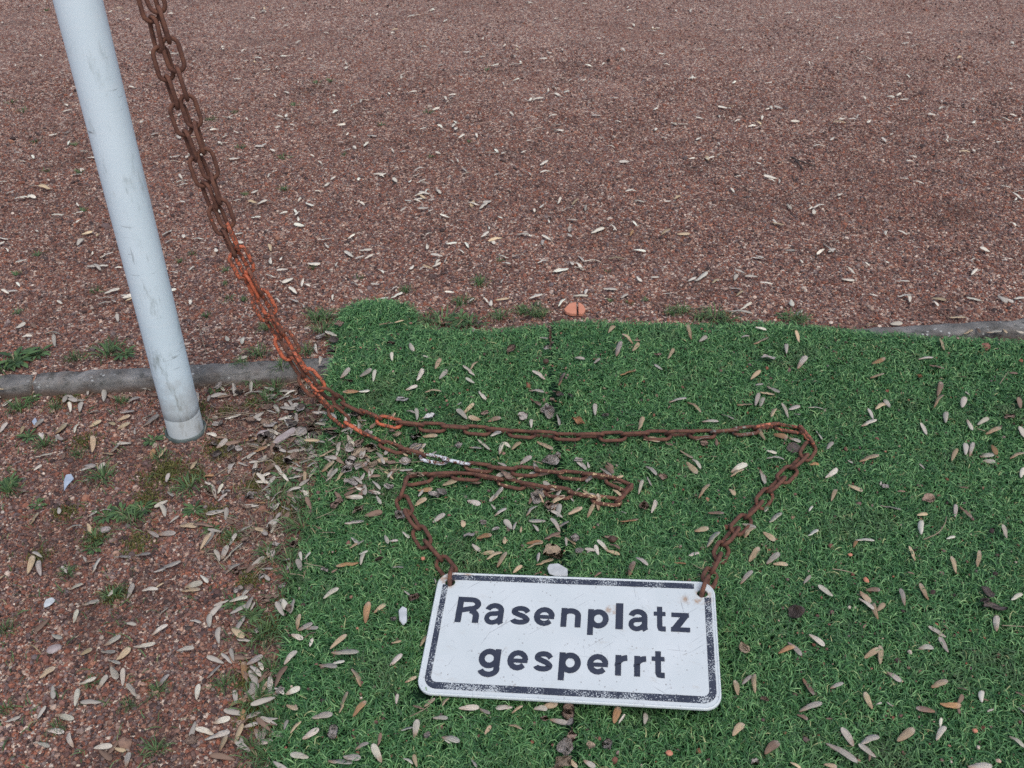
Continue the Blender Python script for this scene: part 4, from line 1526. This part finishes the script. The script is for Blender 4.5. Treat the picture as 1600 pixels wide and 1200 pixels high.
# place in the photograph (centre), size in pixels, image angle, colour
LEAF = [(627, 624, 19, 10, 'w'), (672, 650, 20, 20, 'w'), (855, 642, 27, 95, 'g'), (853, 543, 13, 60, 'g'), (716, 695, 13, 80, 'g'), (650, 682, 20, 60, 'g'), (612, 672, 15, 60, 'b'),
        (862, 719, 28, 10, 'g'), (545, 700, 22, 80, 'g'), (560, 692, 18, 30, 'b'), (583, 725, 18, 10, 't'), (610, 722, 18, 0, 'b'), (542, 732, 20, 30, 'g'), (795, 743, 25, 145, 'b'),
        (545, 594, 14, 10, 'b'), (611, 535, 12, 0, 'b'), (798, 545, 17, 0, 'b'), (817, 650, 16, 20, 'g'), (757, 645, 14, 0, 'b'), (946, 648, 12, 20, 'g'), (904, 657, 20, -30, 'o'), (904, 718, 14, 10, 'g'),
        (1246, 647, 10, 0, 'g'), (1100, 692, 15, 0, 'b'), (1201, 558, 22, 0, 'g'), (1240, 700, 22, -20, 'k'), (1452, 778, 20, 5, 'b'), (1383, 759, 11, 0, 'g'), (1545, 925, 22, -50, 'k'), (1552, 948, 32, -10, 'k'),
        (1540, 938, 16, 30, 'k'), (1163, 1013, 20, -60, 't'), (1244, 956, 26, -10, 'k'), (519, 1144, 24, 80, 'g'), (667, 1148, 12, 10, 'g'), (615, 967, 12, 80, 'g'), (646, 932, 17, 20, 'b'),
        (887, 1112, 26, 85, 'b'), (890, 1128, 18, 60, 'g'), (884, 1167, 32, 60, 'g'), (893, 1150, 17, 90, 'b'), (880, 1190, 26, 30, 't'), (923, 1164, 18, 70, 't'), (949, 1164, 18, 90, 'g'), (850, 1122, 15, 20, 'b'), (1195, 1092, 15, 10, 'b'),
        (420, 682, 20, 15, 'g'), (331, 692, 15, 0, 'b'), (625, 804, 20, -60, 'g'), (560, 795, 18, 20, 't'), (582, 768, 13, 60, 'b'), (507, 889, 12, 0, 'g'), (592, 873, 14, 0, 'b'), (690, 767, 18, 10, 'g'),
        (733, 835, 18, 0, 'g'), (775, 826, 14, 30, 'g'), (865, 862, 36, 25, 't'), (898, 840, 20, 20, 'g'), (840, 775, 24, 60, 'g'), (858, 790, 24, 40, 'b'), (745, 755, 18, 0, 'b'), (755, 815, 12, 0, 'g'), (920, 748, 14, 40, 'g'),
        (300, 1155, 20, 30, 'b'), (445, 875, 18, 0, 'g'), (400, 735, 16, 20, 'g'), (385, 790, 18, 0, 'b'), (470, 690, 20, 20, 'g'), (455, 660, 22, 10, 'k'), (490, 680, 18, 0, 'g'), (505, 655, 16, 0, 'g'), (330, 770, 14, 0, 'b'), (362, 720, 15, 0, 'b'),
        (410, 880, 16, 20, 'b'), (430, 850, 15, 0, 'g'), (440, 915, 14, 0, 'g'), (418, 935, 16, 0, 'b'), (1028, 553, 12, 0, 'b'), (1577, 650, 16, 0, 'b'), (1437, 587, 10, 0, 'o'), (1268, 645, 8, 0, 'g'), (1035, 745, 14, 40, 'b'), (1007, 790, 16, 60, 'b'),
        (1180, 1190, 14, 30, 'g'), (905, 1000 - 140, 14, 0, 'g'), (530, 505, 12, 0, 'b'), (518, 545, 16, 0, 'k'), (520, 530, 18, 30, 'k'), (505, 570, 15, 0, 'g'), (500, 525, 16, 0, 'g')]
lr = random.Random(77)
for _ in range(22):
    LEAF.append((lr.gauss(560, 55), lr.gauss(705, 34), lr.uniform(12, 24), lr.uniform(0, 180), lr.choice('ggggbtt')))
for _ in range(26):
    LEAF.append((lr.uniform(330, 490), lr.uniform(600, 720), lr.uniform(12, 22), lr.uniform(0, 180), lr.choice('gggbbk')))
for _ in range(16):
    LEAF.append((lr.uniform(350, 460), lr.uniform(740, 1100), lr.uniform(11, 18), lr.uniform(0, 180), lr.choice('gggbb')))
for _ in range(8):
    LEAF.append((lr.gauss(870, 10), lr.uniform(520, 720), lr.uniform(9, 15), lr.uniform(0, 180), lr.choice('gggbk')))
items = []
for i, (u, v, s, ang, c) in enumerate(LEAF):
    p = spot(u, v, .009)
    e = P(u + 10 * math.cos(R(ang)), v - 10 * math.sin(R(ang)), p[2])
    sc_px = np.linalg.norm(P(u + 10, v, p[2]) - p) / 10
    d = Vector(e) - Vector(p)
    rr = random.Random(900 + i)
    o = link_obj("dead_leaf", LEAVES[rr.randrange(8)])
    L = s * sc_px * 1.18
    o.matrix_world = Matrix.Translation(Vector(p)) @ Matrix.Rotation(math.atan2(d.y, d.x), 4, 'Z') @ Euler((rr.gauss(0, .25), rr.gauss(0, .2), 0)).to_matrix().to_4x4() @ Matrix.Diagonal((L, L * rr.uniform(.9, 1.25), L * .8, 1))
    k = rr.uniform(.85, 1.2)
    o.color = tuple(x * k for x in LEAF_COL[c]) + (1,)
    o["category"] = "leaf"
    o["group"] = "crumpled dead leaves"
    items.append((o, "crumpled %s %s dead leaf %s" % ("large" if s > 20 else "small" if s < 15 else "withered", LEAF_WORD[c], area(u, v)), u))
label_all(items)


# ------------------------------------------------------------------ weeds, grass tufts, moss
def tuft_mesh(seed, n, spread, ln, ht, wd, name):
    global rng
    keep, rng = rng, np.random.default_rng(seed)
    a = rng.uniform(0, 6.28, n)
    rad = np.abs(rng.normal(0, spread, n))
    x, y = rad * np.cos(a), rad * np.sin(a)
    V, F, bi = fibres(x, y, np.full(n, -.001), rng.uniform(.6, 1.2, n) * ln, rng.uniform(.5, 1.2, n) * ht, np.full(n, wd), .25, 4, heading=a + rng.normal(0, .5, n), lean=.7)
    t = np.clip(rng.beta(2.5, 2.5, n), 0, .9)
    t[rng.uniform(0, 1, n) < .05] = 1
    me = mesh_np(name, V, F, m_weed, {"tint": t[bi]})
    rng = keep
    return me


def rosette_mesh(seed):
    """low broad-leaved weed: stalked oval leaves in a ring"""
    r = random.Random(seed)
    V, F, T = [], [], []
    n = r.randint(30, 40)
    for i in range(n):
        a = i * 2.4 + r.uniform(-.3, .3)
        L = r.uniform(.25, 1.0)
        tint = r.uniform(.0, .8)
        lift = r.uniform(.25, .6)
        b = len(V)
        st = [(0, .015), (.35, .02), (.50, .075), (.66, .105), (.82, .085), (.94, .04), (1.0, .006)]
        for t, w in st:
            x = t * L
            z = lift * L * math.sin(t * 2.2) * .55
            for s in (-1, 0, 1):
                yy = s * w * L
                V.append((x * math.cos(a) - yy * math.sin(a), x * math.sin(a) + yy * math.cos(a), z + (.03 * L if s else 0)))
                T.append(tint + (.1 if s == 0 else 0))
        for k in range(len(st) - 1):
            for s in range(2):
                F.append((b + k * 3 + s, b + k * 3 + s + 1, b + (k + 1) * 3 + s + 1, b + (k + 1) * 3 + s))
    return mesh_np("weed", V, F, m_weed, {"tint": np.array(T)})


TUFTS = [tuft_mesh(300 + i, 46, .010, .030, .020, .0019, "grass_tuft") for i in range(4)]
SPROUT = [tuft_mesh(320 + i, 16, .005, .014, .009, .0017, "grass_sprout") for i in range(3)]
ROSE = [rosette_mesh(340 + i) for i in range(4)]
# (u, v, width in px, kind)  t tuft, r rosette, s sprout
WEEDS = [(28, 565, 70, 'r'), (60, 556, 50, 'r'), (8, 578, 42, 't'), (170, 552, 50, 't'), (195, 556, 46, 'r'), (115, 562, 30, 't'), (378, 570, 26, 't'), (405, 556, 34, 't'), (480, 552, 30, 't'), (440, 575, 34, 't'),
         (240, 690, 36, 'r'), (252, 716, 30, 't'), (162, 748, 46, 't'), (192, 803, 50, 'r'), (222, 797, 44, 'r'), (210, 815, 40, 't'), (297, 764, 52, 't'), (303, 798, 40, 'r'), (444, 752, 52, 'r'), (462, 768, 44, 'r'),
         (435, 780, 46, 't'), (473, 826, 56, 't'), (469, 856, 50, 'r'), (455, 880, 40, 't'), (365, 842, 30, 't'), (45, 684, 36, 'r'), (72, 697, 34, 't'), (18, 756, 40, 'r'), (15, 770, 36, 't'), (123, 711, 24, 't'),
         (417, 626, 36, 't'), (335, 612, 22, 'r'), (430, 610, 34, 't'), (395, 600, 30, 't'), (165, 808, 46, 'r'), (147, 858, 34, 'r'), (150, 845, 40, 't'), (367, 945, 40, 'r'), (393, 962, 44, 'r'), (432, 985, 52, 't'), (410, 1000, 46, 't'),
         (400, 1100, 52, 't'), (412, 1080, 40, 'r'), (350, 1073, 34, 't'), (420, 1185, 52, 't'), (395, 1170, 40, 't'), (247, 1082, 30, 't'), (8, 985, 34, 't'), (178, 935, 36, 't'), (107, 897, 26, 't'), (245, 1175, 36, 't'), (200, 1105, 24, 't'),
         (90, 1140, 26, 't'), (142, 1068, 26, 't'), (10, 1110, 26, 't'), (330, 830, 30, 'r'), (60, 790, 30, 'r'), (30, 640, 36, 't'), (50, 625, 30, 'r'), (85, 640, 26, 't'), (190, 630, 24, 't'),
         (420, 870, 40, 't'), (440, 940, 40, 't'), (455, 910, 44, 't'), (425, 1050, 40, 't'), (430, 1130, 44, 't'), (476, 790, 40, 't'), (488, 700, 40, 't'), (472, 640, 34, 'r'), (505, 520, 34, 't'), (495, 500, 36, 't'), (512, 500, 40, 't'),
         (690, 508, 60, 't'), (720, 503, 54, 'r'), (735, 508, 44, 't'), (668, 506, 30, 't'), (721, 476, 30, 't'), (635, 456, 22, 't'), (750, 445, 26, 't'), (782, 497, 34, 't'), (834, 490, 36, 't'), (845, 495, 30, 't'), (815, 490, 26, 't'),
         (1066, 489, 30, 't'), (1050, 492, 24, 't'), (1116, 499, 46, 't'), (1130, 502, 36, 't'), (1095, 500, 30, 't'), (1240, 503, 34, 't'), (1222, 495, 26, 'r'), (1255, 502, 24, 't'), (984, 474, 16, 's'), (1009, 470, 16, 's'), (953, 471, 14, 's'),
         (19, 160, 20, 's'), (37, 174, 26, 's'), (55, 222, 20, 's'), (117, 227, 18, 's'), (72, 17, 14, 's'), (332, 187, 22, 's'), (366, 176, 18, 's'), (375, 231, 20, 's'), (125, 270, 20, 's'), (71, 268, 16, 's'), (354, 424, 24, 's'), (357, 468, 26, 's'),
         (445, 297, 20, 's'), (282, 410, 18, 's'), (322, 496, 22, 's'), (301, 397, 16, 's'), (384, 305, 16, 's'), (669, 176, 20, 's'), (760, 110, 14, 's'), (442, 246, 26, 's'), (517, 127, 18, 's'), (595, 196, 16, 's'), (495, 130, 16, 's'), (460, 165, 18, 's'),
         (445, 297, 18, 's'), (538, 243, 14, 's'), (672, 246, 14, 's'), (732, 222, 12, 's'), (150, 455, 24, 's'), (60, 400, 24, 's'), (130, 330, 18, 's'), (30, 490, 26, 's'), (25, 430, 20, 's'), (490, 420, 18, 's'), (560, 435, 18, 's'), (780, 408, 16, 's'), (950, 425, 12, 's'), (420, 515, 30, 't'), (380, 470, 20, 's'), (350, 445, 18, 's')]
items = []
for i, (u, v, s, kind) in enumerate(WEEDS):
    rr = random.Random(700 + i)
    x_, y_, _z = P(u, v, -.01)
    p = hit(u, v, lambda a, b: float(turf_z(a, b)) if on_turf(a, b)[0] else float(ground_z(a, b)), .001)
    px = np.linalg.norm(P(u + 10, v, p[2]) - p) / 10
    w = s * px
    if kind == 'r':
        o = link_obj("weed", ROSE[rr.randrange(4)])
        k = w * .56
        o.scale = (k, k, k)
        words = "small broad-leaved green weed"
        o["category"] = "weed"
        o["group"] = "broad-leaved weeds in the gravel"
    elif kind == 't':
        o = link_obj("grass_tuft", TUFTS[rr.randrange(4)])
        k = w / .046
        o.scale = (k, k, min(k, 1.1))
        words = "tuft of short green grass growing"
        o["category"] = "grass"
        o["group"] = "grass tufts in the gravel"
    else:
        o = link_obj("grass_sprout", SPROUT[rr.randrange(3)])
        k = w / .028
        o.scale = (k, k, min(k, 1.3))
        words = "tiny green grass sprout"
        o["category"] = "grass"
        o["group"] = "tiny sprouts on the far gravel"
    o.location = p
    o.rotation_euler = (0, 0, rr.uniform(0, 6.28))
    items.append((o, words + " " + area(u, v), u))
label_all(items)

# moss cushions and thin ground cover (stuff)
MOSS = [(345, 700, 34), (310, 640, 26), (440, 720, 26), (450, 800, 26), (395, 760, 26), (420, 980, 30), (100, 800, 26), (215, 850, 30), (250, 745, 40), (270, 730, 26), (100, 605, 26), (360, 838, 22), (150, 840, 26), (395, 628, 20), (415, 690, 16), (355, 640, 20), (405, 1110, 40), (390, 1060, 30), (330, 800, 24), (130, 690, 26), (300, 745, 30), (390, 905, 26), (460, 1000, 20), (230, 780, 30), (60, 870, 22), (180, 930, 24)]
mx, my = [], []
for u, v, s in MOSS:
    p = spot(u, v)
    px = np.linalg.norm(P(u + 10, v, p[2]) - p) / 10
    n = int(260 * (s / 26) ** 2)
    mx.append(p[0] + rng.normal(0, s * px * .42, n))
    my.append(p[1] + rng.normal(0, s * px * .42, n))
mx, my = np.concatenate(mx), np.concatenate(my)
k = ~on_turf(mx, my) & (kd(mx, my) < -.05)
mx, my = mx[k], my[k]
V, F, bi = fibres(mx, my, ground_z(mx, my) + .001, np.full(len(mx), .006), rng.uniform(.003, .008, len(mx)), np.full(len(mx), .0022), .4, 2)
link_obj("moss", mesh_np("moss", V, F, m_moss, {"tint": rng.uniform(0, 1, len(mx))[bi]}), kind="stuff", label="yellow-green moss patches on the gravel by the post")
x, y = scatter(46000, -1.3, 0, .7, 2.0)
e = seg_dist(poly_world(TURF_EDGE), x, y)
k = (~on_turf(x, y) | (e < .012)) & (kd(x, y) < -.055) & (rng.uniform(0, 1, len(x)) < .08 + .9 * np.exp(-(e / .05) ** 2)) & (waves(x * 6, y * 6) + rng.normal(0, .25, len(x)) > .05)
x, y = x[k], y[k]
V, F, bi = fibres(x, y, ground_z(x, y), rng.uniform(.012, .030, len(x)), rng.uniform(.005, .014, len(x)), np.full(len(x), .0019), .35, 3)
link_obj("ground_cover", mesh_np("ground_cover", V, F, m_weed, {"tint": np.clip(rng.normal(.5, .25, len(x)), 0, 1)[bi]}), kind="stuff", label="thin green ground cover creeping from the turf's left edge")


# dry straw woven through the litter (stuff)
n = 520
su, sv = rng.normal(415, 55, n), rng.uniform(590, 900, n)
su[:140], sv[:140] = rng.normal(560, 50, 140), rng.normal(712, 28, 140)
pp = np.array([spot(a, b, .002) for a, b in zip(su, sv)])
V, F, bi = fibres(pp[:, 0], pp[:, 1], pp[:, 2], rng.uniform(.02, .07, n), rng.uniform(.002, .008, n), rng.uniform(.0010, .0018, n), .22, 4)
link_obj("straw_litter", mesh_np("straw_litter", V, F, mat_blade("straw", [(0, (.10, .075, .055)), (.5, (.22, .175, .12)), (1, (.36, .30, .21))]), {"tint": rng.uniform(0, 1, n)[bi]}), kind="stuff",
         label="thin dry straw woven through the litter by the turf edge")


# ------------------------------------------------------------------ small single things
def stem(pts, rad, label, mat=None, name="dry_stem", cat="stem", grp="dry stems and twigs"):
    w = [Vector(spot(u, v, .004 + h)) for u, v, h in pts]
    o0 = w[0].copy()
    # smooth
    D = []
    for i in range(len(w) - 1):
        p0, p1, p2, p3 = w[max(i - 1, 0)], w[i], w[i + 1], w[min(i + 2, len(w) - 1)]
        for t in (0, .25, .5, .75):
            D.append(.5 * ((2 * p1) + (-p0 + p2) * t + (2 * p0 - 5 * p1 + 4 * p2 - p3) * t * t + (-p0 + 3 * p1 - 3 * p2 + p3) * t ** 3) - o0)
    D.append(w[-1] - o0)
    rad = [rad * (1 - .4 * i / len(D)) for i in range(len(D))]
    o = link_obj(name, bm_mesh(name, tube(D, rad, 6), mat or m_dry))
    o.location = o0
    o["label"], o["category"], o["group"] = label, cat, grp
    return o


stem([(1443, 843, 0), (1465, 833, .003), (1476, 819, .006), (1479, 807, .002)], .0013, "thin curved dry stalk on turf at middle right")
stem([(1300, 889, 0), (1316, 891, .002), (1332, 895, 0)], .0012, "straight straw-coloured stalk on turf above the tuft of crossed seeds")
stem([(1565, 977, 0), (1582, 978, .002), (1602, 979, 0)], .0010, "brown twig at the right frame edge on turf")
stem([(1562, 600, 0), (1570, 588, .003), (1576, 580, 0)], .0010, "short pale stalk on turf near the right kerb")
stem([(555, 722, .006), (600, 723, .004), (640, 722, .006), (665, 721, .004)], .0009, "long thin straw lying under the orange chain links")
stem([(318, 655, 0), (360, 650, .004), (400, 645, .004), (438, 638, 0)], .0009, "thin grey grass stalk right of the post foot")
stem([(340, 803, 0), (360, 810, .002), (378, 816, 0)], .0010, "reddish dry stalk on gravel right of the weeds")
stem([(1255, 265, 0), (1242, 248, .006), (1236, 246, .004), (1262, 256, .003), (1275, 260, 0)], .0032, "small black twig lying on the far gravel", m_dark, "twig", "twig")
stem([(310, 505, 0), (316, 530, .003), (322, 552, 0)], .0009, "thin pinkish straw behind the kerb beside the post")
stem([(1108, 893, .004), (1090, 886, .004), (1080, 880, .002)], .0008, "fine straw on turf by the right chain end")
stem([(330, 640, 0), (322, 665, .01), (318, 683, .004)], .0008, "green-grey stalk leaning on the post foot")
stem([(640, 1120, .001), (660, 1110, .003), (672, 1102, .001)], .0009, "pale straw at the sign's lower left corner")


def chunk(name, u, v, dims, ang, mat, label, cat, seed=0, lift=0.0, grp=None, sub=2, sq=2.0):
    """weathered lump: rounded box with dents"""
    r = random.Random(seed)
    bm = bmesh.new()
    bmesh.ops.create_icosphere(bm, subdivisions=sub, radius=1)
    for vv in bm.verts:
        c = vv.co
        k = (abs(c.x) ** sq + abs(c.y) ** sq + abs(c.z) ** sq) ** (-1 / sq)
        c *= k * r.uniform(.9, 1.06)
        c.x *= dims[0] / 2
        c.y *= dims[1] / 2
        c.z *= dims[2] / 2
    o = link_obj(name, bm_mesh(name, bm, mat, False))
    p = spot(u, v, lift)
    o.location = p + np.array([0, 0, dims[2] * .35])
    e = P(u + 10 * math.cos(R(ang)), v - 10 * math.sin(R(ang)), p[2]) - p
    o.rotation_euler = (r.gauss(0, .1), r.gauss(0, .1), math.atan2(e[1], e[0]))
    o["label"], o["category"] = label, cat
    if grp:
        o["group"] = grp
    return o


def slab(name, pts_px, thick, tilt, mat, label, cat, grp):
    """flat broken shard with a real edge"""
    c = np.mean(np.array(pts_px), 0)
    p0 = spot(c[0], c[1], .004)
    W = [Vector(P(u, v, p0[2]) - p0) for u, v in pts_px]
    bm = bmesh.new()
    vs = [bm.verts.new((w.x, w.y, w.y * tilt)) for w in W]
    f = bm.faces.new(vs)
    if f.normal.z < 0:
        f.normal_flip()
    bmesh.ops.recalc_face_normals(bm, faces=bm.faces)
    ex = bmesh.ops.extrude_face_region(bm, geom=list(bm.faces))
    for g in ex["geom"]:
        if isinstance(g, bmesh.types.BMVert):
            g.co.z += thick
    bmesh.ops.recalc_face_normals(bm, faces=bm.faces)
    bmesh.ops.bevel(bm, geom=list(bm.edges), offset=.0012, segments=1, affect='EDGES')
    o = link_obj(name, bm_mesh(name, bm, mat, False))
    o.location = p0
    o["label"], o["category"], o["group"] = label, cat, grp
    return o


slab("tile_shard", [(881, 487), (889, 481), (900, 479), (901, 492), (892, 492), (884, 490)], .009, .25, m_terra, "larger left piece of broken terracotta at the turf's far edge", "shard", "terracotta shards")
slab("tile_shard", [(903, 479), (911, 482), (915, 487), (911, 492), (904, 492)], .009, .25, m_terra, "smaller right piece of broken terracotta at the turf's far edge", "shard", "terracotta shards")
slab("paper_scrap", [(855, 889), (858, 884), (872, 883), (887, 890), (887, 899), (868, 899), (858, 896)], .0015, .25, m_paper, "bleached paper scrap tucked behind the sign's top edge", "paper scrap", "paper and plastic scraps")
slab("paper_scrap", [(623, 956), (629, 950), (636, 953), (636, 972), (630, 977), (624, 970)], .004, .1, m_paper, "white paper roll scrap on turf left of the sign", "paper scrap", "paper and plastic scraps")
slab("plastic_scrap", [(100, 752), (104, 744), (112, 743), (116, 749), (106, 757), (99, 765)], .002, .2, m_plug, "pale blue plastic scrap on gravel left of the post foot", "plastic scrap", "paper and plastic scraps")
slab("paper_scrap", [(68, 945), (72, 938), (82, 935), (88, 939), (78, 946), (69, 949)], .002, .2, m_paper, "white curled scrap on gravel at lower left", "paper scrap", "paper and plastic scraps")
slab("plastic_scrap", [(50, 659), (56, 654), (59, 660), (53, 664)], .002, .2, m_plug, "tiny blue plastic scrap on gravel near the left frame edge", "plastic scrap", "paper and plastic scraps")
slab("wood_splinter", [(427, 694), (432, 686), (458, 670), (464, 672), (460, 678), (434, 695)], .006, .0, m_stone, "flat grey wood splinter in the litter right of the post", "splinter", "splinters")
chunk("pebble", 412, 680, (.030, .022, .014), 10, m_stone, "pale pinkish pebble in the litter right of the post", "pebble", 3, grp="single larger pebbles")
chunk("pebble", 85, 1016, (.026, .022, .010), 10, m_stone, "flat pale pebble half sunk at lower left", "pebble", 4, -.003, "single larger pebbles")
chunk("pebble", 165, 830, (.022, .016, .012), 20, m_stone, "white-grey pebble among the weeds below the post", "pebble", 5, grp="single larger pebbles")
chunk("pebble", 218, 823, (.016, .014, .010), 0, m_nut, "dark brown pebble beside the weeds below the post", "pebble", 6, grp="single larger pebbles")
chunk("pebble", 294, 983, (.013, .010, .006), 10, m_dark, "dark grey flat pebble on gravel at lower left", "pebble", 7, -.002, "single larger pebbles")
chunk("pebble", 452, 740, (.012, .011, .010), 0, m_stone, "small white pebble at the turf's left edge", "pebble", 8, grp="single larger pebbles")
chunk("nut", 853, 567, (.016, .015, .014), 0, m_nut, "round dark nut lying in the turf seam", "nut", 9, .002, "nuts")
chunk("nut", 957, 845, (.018, .015, .013), 0, m_nut, "round brown nut on turf above the sign", "nut", 10, .002, "nuts")
chunk("brick_crumb", 661, 874, (.009, .008, .007), 0, m_terra, "tiny orange brick crumb on turf left of the chain end", "crumb", 11, .003, "brick crumbs")
chunk("brick_crumb", 1328, 868, (.009, .008, .006), 0, m_terra, "tiny orange brick crumb on turf right of the sign", "crumb", 12, .003, "brick crumbs")
chunk("brick_crumb", 1353, 908, (.014, .009, .008), -50, m_terra, "dull red brick crumb on turf right of the sign", "crumb", 13, .003, "brick crumbs")
chunk("brick_crumb", 1523, 1143, (.009, .008, .006), 0, m_terra, "tiny red brick crumb on turf at the lower right", "crumb", 14, .003, "brick crumbs")
chunk("brick_crumb", 1046, 1178, (.012, .010, .006), 0, m_terra, "pinkish brick crumb on turf in front of the sign", "crumb", 15, .003, "brick crumbs")
